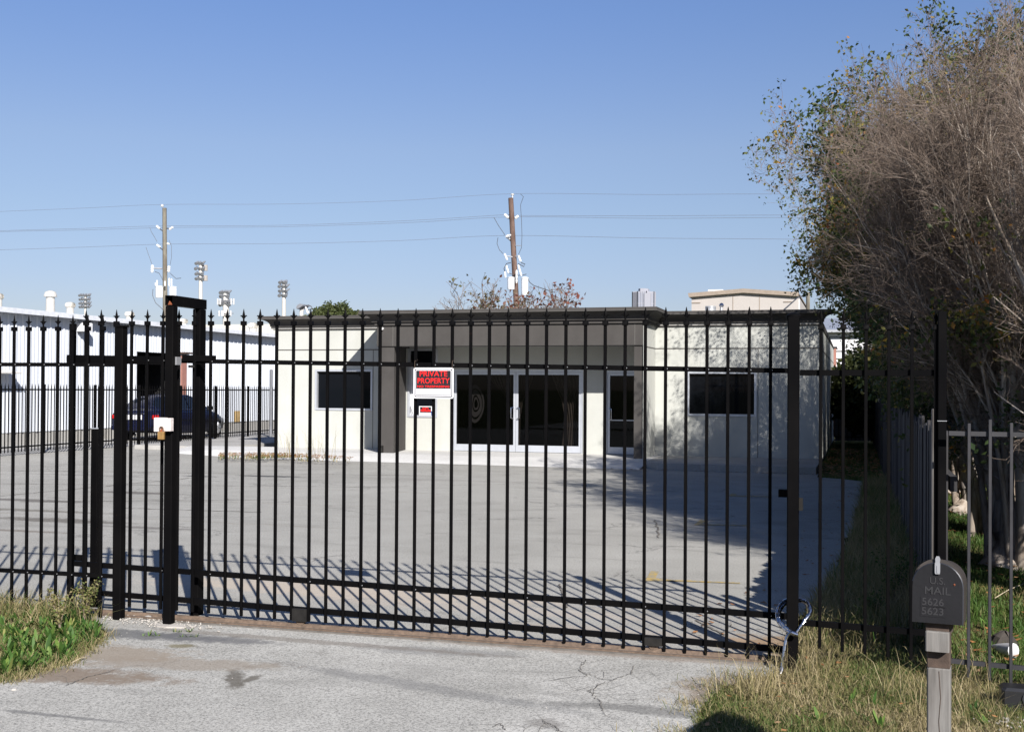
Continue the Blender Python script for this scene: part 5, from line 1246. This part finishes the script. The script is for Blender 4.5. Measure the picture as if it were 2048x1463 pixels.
TR = [  # x, y, height, seed, stems, shift, density, leaves, label, left cap
 #(3.35, 6.5, 5.3, 21, 12, .0, .45, .1, 'crape myrtle standing just outside the right edge, shading the verge', .86),
 (2.15, 9.6, 4.75, 11, 24, -.1, .75, .2, 'nearest crape myrtle, its grey stems filling the right edge of the photo', .98),
 (1.45, 12.1, 5.15, 12, 26, -.2, .85, .62, 'second crape myrtle from the camera, fluted pale trunks beyond the low fence', -.95),
 (1.55, 14.7, 5.45, 13, 18, -.15, 1.4, .78, 'third crape myrtle from the camera with the highest bare crown', -9),
 (1.57, 17.3, 6.4, 18, 16, -.22, 1.4, 1.05, 'fourth crape myrtle from the camera, orange leaves at its left edge', -9),
 (1.55, 20.6, 6.4, 14, 14, -.32, .95, 1.08, 'fifth crape myrtle from the camera, still mostly green low down', -9),
 (1.60, 23.6, 6.7, 15, 11, -.65, .6, 1.0, 'sixth crape myrtle from the camera shading the walkway', -9),
 (1.65, 27.2, 6.4, 16, 12, -.3, .9, 1.05, 'leafy crape myrtle level with the office corner', -.75),
 (1.85, 31.2, 6.0, 17, 12, .0, 1.0, 1.25, 'far crape myrtle beside the shaded side yard', -.4),
 (1.95, 35.0, 5.6, 19, 10, -.2, 1.0, 1.3, 'farthest crape myrtle closing the shaded side yard', -.7)]
for x, y, h, sd_, st_, cs_, de, lv, lab, lc in TR:
    crape('crape_myrtle', lab, x, y, h, sd_, st_, cs_, de, lv, .0017+.00003*y, left_cap=lc)

# distant trees
def crowntree(name, label, x, y, H_, W_, base_h, seed, mat, nl, lsize, bare=False, stems=5):
    rng = np.random.default_rng(seed); t = thing(name, label, 'tree', (x, y, 0))
    P = np.empty((stems, 7, 3)); az = np.linspace(0, 6.28, stems, endpoint=False); P[:, 0] = np.array([x, y, 0])
    hb = base_h; P[:, 1] = np.array([x, y, hb*.8]); d = norm(np.stack([np.cos(az)*.8, np.sin(az)*.6, np.full(stems, .9)], 1))
    for i in range(1, 6): d = norm(d+rng.normal(size=(stems, 3))*.12+np.array([0, 0, .05])); P[:, i+1] = P[:, i]+d*((H_-hb)/5.6)
    R0 = np.broadcast_to(np.linspace(.16, .04, 7), (stems, 7)).copy()
    B1, r1 = spawn(rng, P, R0, 7, (H_-hb)*.5, 5, 45, .15, .12, .3, .6, .35)
    V, Q = joinm([tubes(P, R0, 8), tubes(B1, r1, 5)]); npmesh('trunk', V, Q, None, M['twig'], t, smooth=True)
    B2, r2 = spawn(rng, B1, r1, 7, (H_-hb)*.28, 4, 45, .2, .1, .1, .6, .4); B3, r3 = spawn(rng, B2, r2, 6, (H_-hb)*.15, 3, 45, .2, .1, .1, .7, .5); r3 = np.maximum(r3, .008)
    if bare:
        V, Q = joinm([tubes(B2, np.maximum(r2, .012), 4), tubes(B3, r3, 3)]); npmesh('crown', V, Q, None, M['twig'], t)
        tips = B3[:, -1]; c = clumpnoise(tips, .9, seed); side = (tips[:, 0]-x)/(W_*.5); k = (c+.45*side+rng.normal(size=len(tips))*.25) > -.35; pts = tips[k]
        V, T, n = leafmesh(rng, pts, lsize, .3, 2, .1); tone = (.5+.45*np.repeat(side[k], 2)+rng.normal(size=n)*.18).clip(0, 1)
    else:
        u = norm(rng.normal(size=(nl, 3))); rad = rng.uniform(.55, 1, nl)**.5; lump = 1+.16*clumpnoise(u*3, 1.4, seed)
        ctr = np.array([x, y, (H_+base_h)/2]); pts = ctr+u*(rad*lump)[:, None]*np.array([W_/2, W_/2, (H_-base_h)/2]); c = clumpnoise(pts, 1.8, seed+1); k = c+rng.normal(size=nl)*.3 > -.35; pts = pts[k]
        V, T, n = leafmesh(rng, pts, lsize, .2, 1, .05); tone = (.5+.3*c[k]+rng.normal(size=n)*.2).clip(0, 1)
    npmesh('foliage', V, None, T, mat, t, np.repeat(tone, 5)); return t
ty = 50; a, b_ = F(925, 612, ty), F(1148, 612, ty); zt_ = F(1060, 556, ty).z
crowntree('red_leaf_tree', 'thin half bare tree with red leaves behind the office roof and brown pole', (a.x+b_.x)/2, ty, zt_-.35, b_.x-a.x, 1.8, 31, M['redleaf'], 0, .20, True, 7)
ty = 80; a, b_ = F(625, 625, ty), F(722, 625, ty); zt_ = F(672, 610, ty).z
crowntree('evergreen_tree', 'rounded evergreen treetop behind the left of the office roof', (a.x+b_.x)/2, ty, zt_, (b_.x-a.x)*1.7, zt_-5.5, 32, M['oak'], 30000, .24)
for i, (x, y, H_, W_) in enumerate([(7.5, 34, 5.2, 6), (8.5, 24, 4.6, 5), (9.5, 16, 4.4, 5), (.6, 38.2, 2.9, 3.0)]):  # the last one is added to keep the side yard dark
    crowntree('hedge_tree', ['dark leafy tree deep behind the crape myrtles', 'dense green tree beyond the neighbour lawn', 'bushy green tree behind the right hand trunks', 'low tree added to darken the back of the side yard'][i], x, y, H_, W_, .3, 40+i, M['oak'], 9000, .22)

# old board fence running back under the trees
WFX = .50
bf = thing('board_fence', 'old grey wooden board fence running back under the crape myrtles', 'fence', (WFX, 20, 0))
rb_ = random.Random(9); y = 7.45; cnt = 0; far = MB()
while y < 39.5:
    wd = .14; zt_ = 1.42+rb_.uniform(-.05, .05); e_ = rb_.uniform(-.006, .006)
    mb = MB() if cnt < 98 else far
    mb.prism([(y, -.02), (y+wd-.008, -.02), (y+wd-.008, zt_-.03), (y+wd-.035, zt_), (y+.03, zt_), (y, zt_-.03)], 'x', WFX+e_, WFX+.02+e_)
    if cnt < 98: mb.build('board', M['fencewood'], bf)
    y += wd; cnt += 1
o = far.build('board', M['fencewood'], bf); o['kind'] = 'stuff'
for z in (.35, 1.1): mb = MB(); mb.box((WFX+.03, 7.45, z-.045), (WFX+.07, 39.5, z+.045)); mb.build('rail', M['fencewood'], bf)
mb = MB(); mb.bbox((WFX-.08, 7.34, -.03), (WFX+.0, 7.42, 1.55), .006); o = mb.build('fence_stub_post', M['greywood']); q = o; tag(q, 'weathered wooden post just behind the square steel end post', 'post')
# far side board fence of the neighbour lawn
nb_ = thing('rear_board_fence', 'weathered board fence at the back of the neighbour lawn', 'fence', (6, 25, 0))
y = 6.0; cnt = 0; far = MB()
while y < 40:
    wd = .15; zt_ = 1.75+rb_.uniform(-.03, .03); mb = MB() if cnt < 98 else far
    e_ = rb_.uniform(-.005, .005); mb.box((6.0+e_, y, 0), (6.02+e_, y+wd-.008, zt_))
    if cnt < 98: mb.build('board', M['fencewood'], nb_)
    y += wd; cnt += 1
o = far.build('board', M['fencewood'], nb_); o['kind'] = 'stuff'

mb = MB(); mb.box((-.75, 41.2, -.02), (2.6, 41.25, 1.35)); o = mb.build('dark_gap_panel', M['fencewood']); tag(o, 'added dark panel filling the bright gap at the end of the side yard', 'fence')  # added panel, dark where the side yard end is only in shade

# ------------------------------------------------------------------ grass, weeds, litter
def inpoly(p, poly):
    x, y = p[:, 0], p[:, 1]; c = np.zeros(len(p), bool); n = len(poly)
    for i in range(n):
        x0, y0 = poly[i]; x1, y1 = poly[(i+1) % n]
        if y0 == y1: continue
        c ^= ((y0 > y) != (y1 > y)) & (x < (x1-x0)*(y-y0)/(y1-y0)+x0)
    return c
def scatter(rng, poly, n):
    P = np.array(poly); lo, hi = P.min(0), P.max(0); pts = rng.uniform(lo, hi, (int(n*(hi-lo).prod()), 2)); return pts[inpoly(pts, poly)]
def blades(name, label, pts, hmin, hmax, wd, tone_mu, tone_sd, seed, lean=.5, mat='grass', hfun=None, tfun=None, z0=-.03, kind='stuff'):
    rng = np.random.default_rng(seed); n = len(pts); h = rng.uniform(hmin, hmax, n)
    if hfun is not None: h = h*hfun(pts)
    az = rng.uniform(0, 6.283, n); l = rng.uniform(.1, 1, n)*lean; d = np.stack([np.cos(az), np.sin(az)], 1)*l[:, None]*h[:, None]
    fa = rng.uniform(0, 6.283, n); s = np.stack([np.cos(fa), np.sin(fa)], 1)*(wd*rng.uniform(.6, 1.3, n))[:, None]
    p = np.concatenate([pts, np.full((n, 1), z0)], 1); V = np.empty((n, 5, 3))
    V[:, 0] = p; V[:, 0, :2] -= s; V[:, 1] = p; V[:, 1, :2] += s
    m = p.copy(); m[:, :2] += d*.38; m[:, 2] += h*.6; V[:, 2] = m; V[:, 2, :2] += s*.75; V[:, 3] = m; V[:, 3, :2] -= s*.75
    tp = p.copy(); tp[:, :2] += d; tp[:, 2] += h*(1-.25*l); V[:, 4] = tp
    i = np.arange(n)[:, None]*5; Q = i+np.array([[0, 1, 2, 3]]); T = i+np.array([[3, 2, 4]])
    tn = tone_mu+rng.normal(size=n)*tone_sd
    if tfun is not None: tn = tn+tfun(pts)
    o = npmesh(name, V.reshape(-1, 3), Q, T, M[mat], None, np.repeat(tn.clip(0, 1), 5)); return tag(o, label, 'grass', None, kind)
def pn(s, seed): return lambda p: clumpnoise(np.concatenate([p, np.zeros((len(p), 1))], 1), s, seed)
rng = np.random.default_rng(5)
Lp = [(p[0]+.03, p[1]) for p in left[:5]] + [(-8.6, left[4][1]+.1), (-8.6, 7.35), (-5.5, 7.36)]
Rp = [(p[0]-.02, p[1]) for p in right] + [(-.45, 7.2), (-.40, 7.9), (-.2, 10.5), (.48, 10.5), (.48, 7.5), (3.6, 7.3), (3.6, 2.5)]
pl = scatter(rng, Lp, 4200); n1, n2 = pn(2.2, 3), pn(5.0, 4)
blades('dry_grass', 'tangle of dry and green grass at the left verge', pl[n1(pl)+rng.normal(size=len(pl))*.3 > -.45], .04, .17, .0024, .62, .22, 6, 1.3, tfun=lambda p: .15*n2(p), hfun=lambda p: np.where(p[:, 1] > 6.9, 1.5, .55))
pr2 = scatter(rng, Rp, 9000); n3, n4 = pn(1.8, 8), pn(4.2, 9)
blades('dry_grass', 'mixed dry and green grass round the mailbox on the right verge', pr2, .02, .085, .0021, .62, .20, 7, 1.7, tfun=lambda p: .30*n3(p)+.10*n4(p))
ed = np.array([(p[0]-abs(rng.normal())*.09, p[1]+rng.normal()*.05) for p in right for _ in range(130)]); ed = ed+rng.normal(size=ed.shape)*np.array([.03, .06])
blades('edge_grass', 'wispy dry grass creeping over the right edge of the driveway', ed, .02, .08, .0018, .70, .2, 70, 1.8, z0=-.01)
ed = np.array([(a_[0]+(b2[0]-a_[0])*u_, a_[1]+(b2[1]-a_[1])*u_) for a_, b2 in zip(left[:4], left[1:5]) for u_ in rng.uniform(size=160)])+np.abs(rng.normal(size=(640, 2)))*np.array([.05, -.04])
blades('edge_grass', 'wispy dry grass creeping over the left edge of the driveway', ed, .02, .07, .0018, .70, .2, 71, 1.8, z0=-.01)
pt = scatter(rng, Rp, 900); pt = pt[(n4(pt) > -.1) & (pt[:, 0] < .75) & (pt[:, 1] > 6.35)]
blades('tall_straw_grass', 'taller straw coloured grass along the foot of the right fence panel', pt, .08, .30, .0019, .78, .14, 8, 1.2)
ns_ = [(-.40, 8.0), (-.35, 9.5), (-.12, 12), (.02, 17), (.10, 21), (.48, 21), (.48, 8.0)]
pk = scatter(rng, ns_, 1900); blades('strip_grass', 'shaded rough grass strip between the lot and the board fence', pk, .08, .36, .0030, .62, .2, 9, .9, hfun=lambda p: (.5+.8*np.clip((p[:, 0]+.35)/.8, 0, 1)), tfun=lambda p: .25*n3(p))
yd = [(-.70, 23.3), (.1, 22.6), (.12, 20.5), (.48, 20.5), (.48, 38), (-.75, 38)]
pk = scatter(rng, yd, 900); blades('side_yard_grass', 'patchy grass in the shaded side yard', pk[n3(pk) > -.1], .04, .13, .005, .25, .15, 10, .8)
nl_ = [(.56, 7.4), (5.9, 7.4), (5.9, 26), (.56, 26)]
pk = scatter(rng, nl_, 900); pk = pk[(pk[:, 0]/np.maximum(pk[:, 1], 1) < .40)]
blades('lawn_grass', 'green neighbour lawn under the crape myrtles', pk, .03, .10, .0042, .26, .14, 11, .9, tfun=lambda p: .28*n3(p))
nl2 = [(.56, 7.3), (3.6, 7.3), (3.6, 12), (.56, 12)]
pk = scatter(rng, nl2, 2600); pk = pk[n4(pk)+.5*n3(pk) > -.3]; blades('lawn_grass', 'longer lush lawn grass just behind the low neighbour fence', pk, .03, .12, .0032, .24, .14, 12, .9, tfun=lambda p: .25*n3(p))

def rosette(V, Q, T, tone, rng, x, y, z, s, n):
    for i in range(n):
        az = rng.uniform(0, 6.283); el = rng.uniform(.35, 1.25); L = s*rng.uniform(.6, 1.15); w_ = L*rng.uniform(.06, .095)
        d = np.array([np.cos(az)*np.cos(el), np.sin(az)*np.cos(el), np.sin(el)]); sd = np.array([-np.sin(az), np.cos(az), 0])*w_
        b0 = np.array([x, y, z]); m = b0+d*L*.5+np.array([0, 0, -.02*L]); e = b0+d*L; e[2] -= L*.28*np.cos(el); k = len(V)
        V += [b0-sd*.25, b0+sd*.25, m+sd, m-sd, m+np.array([0, 0, -w_*.35]), b0+d*L*.8+sd*.6+np.array([0,0,-.1*L*np.cos(el)]), b0+d*L*.8-sd*.6+np.array([0,0,-.1*L*np.cos(el)]), e]
        Q += [(k, k+4, k+3, k), ]; Q.pop(); T += [(k, k+1, k+4), (k, k+4, k+3), (k+1, k+2, k+4), (k+4, k+2, k+5), (k+3, k+4, k+6), (k+4, k+5, k+6), (k+6, k+5, k+7)]
        tn = min(1, max(0, rng.normal(.45, .30))); tone += [tn]*8
def weeds(name, label, pts, s, n, seed, kind=None, cat='weeds'):
    rng = np.random.default_rng(seed); V, Q, T, tone = [], [], [], []
    for p in pts: rosette(V, Q, T, tone, rng, p[0], p[1], -.03, s*rng.uniform(.65, 1.2), n)
    o = npmesh(name, np.array(V), None, np.array(T), M['weed'], None, tone); return tag(o, label, cat, None, kind)
Wp = [(G(*p).x, G(*p).y) for p in [(0,1225),(90,1215),(165,1232),(196,1258),(196,1282),(150,1316),(90,1338),(0,1345)]]
pw_ = scatter(rng, Wp, 150); weeds('broadleaf_weeds', 'lush broad leaved green weeds at the left edge of the driveway', pw_, .13, 11, 21, 'stuff')
for k, (px, py) in enumerate([(1395,0)]): pass
wr = [gxy(*p) for p in [(1620,1418),(1640,1436),(1612,1440),(1700,1400),(1745,1410),(1725,1432),(1760,1450),(1925,1400),(1950,1420),(1975,1445),(1990,1310),(1970,1250),(1700,1222),(1680,1236),(1650,1225)]]
weeds('broadleaf_weeds', 'scattered broad leaved weeds in the right verge grass', wr, .12, 9, 22, 'stuff')
for (px, py), s, lab in (((362,1262), .05, 'tiny weed sprouting by the foot of the portal'), ((376,1272), .05, 'small flat weed tuft in the cracked driveway'), ((298,1270), .06, 'small weed in the gravel left of the portal')):
    x, y = gxy(px, py); o = weeds('small_weed', lab, [(x, y), (x+.05, y+.02), (x-.04, y-.01)], s, 6, 23+px, None, 'weed'); o.location.z = .02
# leafy stalk weed by the left fence end
def stalk(name, label, x, y, h, seed, tone=.4):
    rng = np.random.default_rng(seed); t = thing(name, label, 'weed', (x, y, 0)); V, T, tn = [], [], []
    mb = MB(); L = []
    for s in range(9):
        az = rng.uniform(0, 6.28); l = rng.uniform(.15, .5); pts = [Vector((x+math.cos(az)*l*h*q*q*.9, y+math.sin(az)*l*h*q*q*.6, -.02+h*q*rng.uniform(.75, 1))) for q in (0, .35, .7, 1)]; mb.tube(pts, [.003, .0025, .002, .001], 4); L += [a_.lerp(b2, q) for a_, b2 in zip(pts[1:-1], pts[2:]) for q in np.linspace(0, 1, 9)]
    mb.build('stems', M['twig'], t); A_ = np.array([tuple(p) for p in L]); Vv, Tt, n = leafmesh(rng, A_, .022, -.2, 3, .012)
    npmesh('leaves', Vv, None, Tt, M['grass'], t, np.repeat((tone-.4+rng.normal(size=n)*.12).clip(0, 1), 5))
x, y = gxy(168, 1245); stalk('bushy_weed', 'bushy small leaved weed against the left fence panel', x, y, .34, 51, .9)
x, y = gxy(120, 1262); stalk('bushy_weed', 'tall feathery weed left of the capped post', x, y, .30, 52, 1.0)
# planter weeds by the office left wing
ps = [G(p[0], p[1], ZF) for p in [(436,912),(540,913),(700,918),(708,914),(640,909),(560,905),(440,905)]]
pk = scatter(rng, [(p.x, p.y) for p in ps], 800); pk = pk[pn(1.6, 33)(pk)+rng.normal(size=len(pk))*.25 > .15]; blades('planter_weeds', 'low dry weeds growing in the joint along the left office wing', pk, .04, .15, .008, .62, .25, 61, .9, z0=.06)
pk2 = scatter(rng, [(p.x, p.y) for p in [G(a_, b2, ZF) for a_, b2 in [(560,905),(640,908),(700,910),(640,912),(560,909)]]], 60)
blades('seed_stalks', 'sparse tall seed stalks in front of the left office wing', pk2, .5, .95, .003, .8, .12, 62, .55, z0=.06)
V_, T_ = [], None
pk = scatter(rng, [(p.x, p.y) for p in ps], 350); rg = np.random.default_rng(63)
def litter(name, label, pts, size, z, seed, mat='litter', mu=.45):
    rng = np.random.default_rng(seed); n = len(pts); P = np.concatenate([pts, np.full((n, 1), z)], 1); az = rng.uniform(0, 6.283, n); L = size*rng.uniform(.6, 1.3, n)[:, None]
    a_ = np.stack([np.cos(az), np.sin(az), rng.uniform(-.1, .5, n)], 1); b2 = np.stack([-np.sin(az), np.cos(az), rng.uniform(-.4, .4, n)], 1)
    V = np.stack([P-a_*L*.5, P+b2*L*.28, P+a_*L*.5, P-b2*L*.28], 1); V[:, :, 2] = np.maximum(V[:, :, 2], z-.002); V = V.reshape(-1, 3); i = np.arange(n)[:, None]*4
    o = npmesh(name, V, None, np.concatenate([i+np.array([[0, 1, 2]]), i+np.array([[0, 2, 3]])]), M[mat], None, np.repeat(rng.normal(mu, .3, n).clip(0, 1), 4)); return tag(o, label, 'leaf litter', None, 'stuff')
litter('leaf_litter', 'rusty dead leaves along the planter joint by the left wing', pk, .05, ZF+.01, 64)
pk = scatter(rng, [(-.7, 23.4), (.1, 22.7), (.12, 20.4), (.46, 20.4), (.46, 34), (-.7, 34)], 95); litter('leaf_litter', 'orange fallen leaves in the shaded side yard', pk, .075, .06, 65)
pk = scatter(rng, [(.6, 7.6), (5.8, 7.6), (5.8, 24), (.6, 24)], 55); pk = pk[n3(pk) > -.3]; litter('leaf_litter', 'orange brown fallen leaves on the neighbour lawn', pk, .05, .045, 66)
pk = scatter(rng, Rp, 12); litter('leaf_litter', 'brown fallen leaves on the right verge', pk, .04, .03, 67)
pk = scatter(rng, [(-5.0, 23.85), (-.8, 23.7), (-.8, 23.95), (-5.0, 24.05)], 90); litter('leaf_litter', 'rusty leaves gathered along the walkway kerb', pk, .05, .012, 68)
pk = scatter(rng, [(-.6, 7.5), (-.2, 10), (.1, 16), (.1, 22), (-.3, 22), (-.9, 10), (-1.2, 7.9), (-1.0, 7.5)], 22); litter('leaf_litter', 'scattered leaves along the lot edge', pk, .045, .012, 69)
# gravel near posts
def gravel(name, label, cx_, cy_, rx, ry, n, size, seed, mat='stone'):
    rng = np.random.default_rng(seed); V, T = [], []; ico = np.array([(0,0,1),(.9,0,.1),(.28,.85,.0),(-.72,.53,.1),(-.72,-.53,0),(.28,-.85,.1),(0,0,-.6)]); tri = [(0,1,2),(0,2,3),(0,3,4),(0,4,5),(0,5,1),(6,2,1),(6,3,2),(6,4,3),(6,5,4),(6,1,5)]
    for i in range(n):
        p = rng.normal(size=2)*.5; s = size*rng.uniform(.35, 1.2)**1.5; sc3 = rng.uniform(.6, 1.3, 3)*s; an = rng.uniform(0, 6.28); c, s_ = np.cos(an), np.sin(an); q = ico*sc3*np.array([1, 1, .6]); q = np.stack([q[:, 0]*c-q[:, 1]*s_, q[:, 0]*s_+q[:, 1]*c, q[:, 2]], 1)+np.array([cx_+p[0]*rx, cy_+p[1]*ry, .002]); k = len(V); V += list(q); T += [(a_+k, b2+k, c_+k) for a_, b2, c_ in tri]
    o = npmesh(name, np.array(V), None, np.array(T), M[mat]); return tag(o, label, 'gravel', None, 'stuff')
x, y = gxy(345, 1250); gravel('gravel', 'white crushed gravel round the foot of the portal', x, y, .42, .08, 260, .010, 71)
x, y = gxy(275, 1238); gravel('gravel', 'white crushed gravel beside the capped post', x, y, .45, .09, 260, .010, 72)
x, y = gxy(2030, 1445); gravel('gravel', 'grey gravel by the broken plastic casing', x, y, .18, .15, 60, .012, 73)
pk = scatter(rng, dv[:], 14) if False else None
rg = np.random.default_rng(74); pts = np.stack([rg.uniform(-6, 0, 500), rg.uniform(4.8, 7.2, 500)], 1); pts = pts[inpoly(pts, dv)]
litter('grit', 'loose grit specks scattered on the driveway', pts, .010, .0, 75, 'stone')
# white flat stones near posts
for (px, py, s, lab) in ((296,1235,.03,'white rounded stone left of the portal foot'), (186,1227,.03,'white stone at the fence end by the weeds'), (142,1295,.02,'tan stone among the broad leaved weeds'), (28,1377,.016,'small white stone on the left verge')):
    x, y = gxy(px, py); mb = MB(); mb.lathe((x, y, -.01), [(s*.8, 0), (s, s*.35), (s*.7, s*.8), (s*.2, s*.95)], 9); o = mb.build('stone', M['stone'], None, True); tag(o, lab, 'stone')
x, y = gxy(340, 1251); mb = MB(); pts = [(x+.13*math.cos(a_*.5236)*rg.uniform(.8, 1.2), y+.05*math.sin(a_*.5236)*rg.uniform(.8, 1.2)) for a_ in range(12)]; mb.prism(pts, 'z', -.01, .006); o = mb.build('mortar_pad', M['stone']); tag(o, 'pale mortar pad round the portal front post', 'concrete pad')
# rubbish on the neighbour lawn
a = G(2018, 1306); t = thing('crumpled_bottle', 'crushed white plastic container on the grass right of the mailbox', 'litter', (a.x, a.y, 0))
mb = MB(); p0, p1 = G(1986, 1292, .05), G(2027, 1300, .07); mb.tube([p0, p0.lerp(p1, .2), p0.lerp(p1, .55), p1, p1+Vector((.02, 0, 0))], [.012, .022, .034, .045, .030], 12); mb.build('body', M['white'], t, True)
a = G(2012, 1300); t = thing('dark_rock', 'dark lump of broken rubble behind the crushed white container', 'rock', (a.x, a.y+.1, 0)); rg = np.random.default_rng(80)
mb = MB(); mb.lathe((a.x, a.y+.12, -.02), [(.07, 0), (.085, .04), (.06, .09), (.02, .12)], 9); mb.v = [(v[0]+rg.normal()*.008, v[1]+rg.normal()*.008, v[2]+rg.normal()*.005) for v in mb.v]; mb.build('rock', M['darkstone'], t)
a, b_ = G(2018, 1410), G(2080, 1432); t = thing('plastic_casing', 'broken black plastic casing with blue trim at the lower right corner', 'litter', (a.x, a.y, 0))
mb = MB(); mb.bbox((a.x-.04, a.y-.04, -.02), (b_.x, a.y+.10, .10), .015); mb.build('casing', M['plastic'], t)
mb = MB(); c0 = Vector((a.x+.10, a.y-.045, .05)); mb.tube([c0+Vector((.035*math.cos(k*.5236), 0, .035*math.sin(k*.5236))) for k in range(12)], .008, 6); mb.build('grille_ring', M['wire'], t, True)
mb = MB(); mb.box((a.x+.16, a.y-.052, .0), (b_.x, a.y-.042, .03)); mb.build('blue_trim', M['blue'], t)
# fallen sticks
for (x0, y0, x1, y1, lab) in ((1990,1197,2048,1168,'pale fallen stick on the neighbour lawn'), (376,1326,172*2.58,1315,'thin straw lying on the driveway edge')):
    if x0 < 400: p, q = G(143, 1327), G(172, 1316)
    else: p, q = G(x0, y0, .04), G(x1, y1, .05)
    mb = MB(); mb.tube([p+Vector((0,0,.008)), p.lerp(q, .45)+Vector((0, .02, .015)), q+Vector((0,0,.008))], [.004, .0045, .002], 5); o = mb.build('stick', M['straw'] if 'straw' in M else M['twig']); tag(o, lab, 'stick')
# a leafy bush in the shade by the lot corner and a low vine on the board fence
x, y = .25, 9.3; stalk('bushy_weed', 'dark green bush at the foot of the board fence', x, y, .5, 53, .35)
x, y = .1, 8.6; stalk('bushy_weed', 'low broad weed at the lot corner behind the right fence panel', x, y, .28, 54, .6)
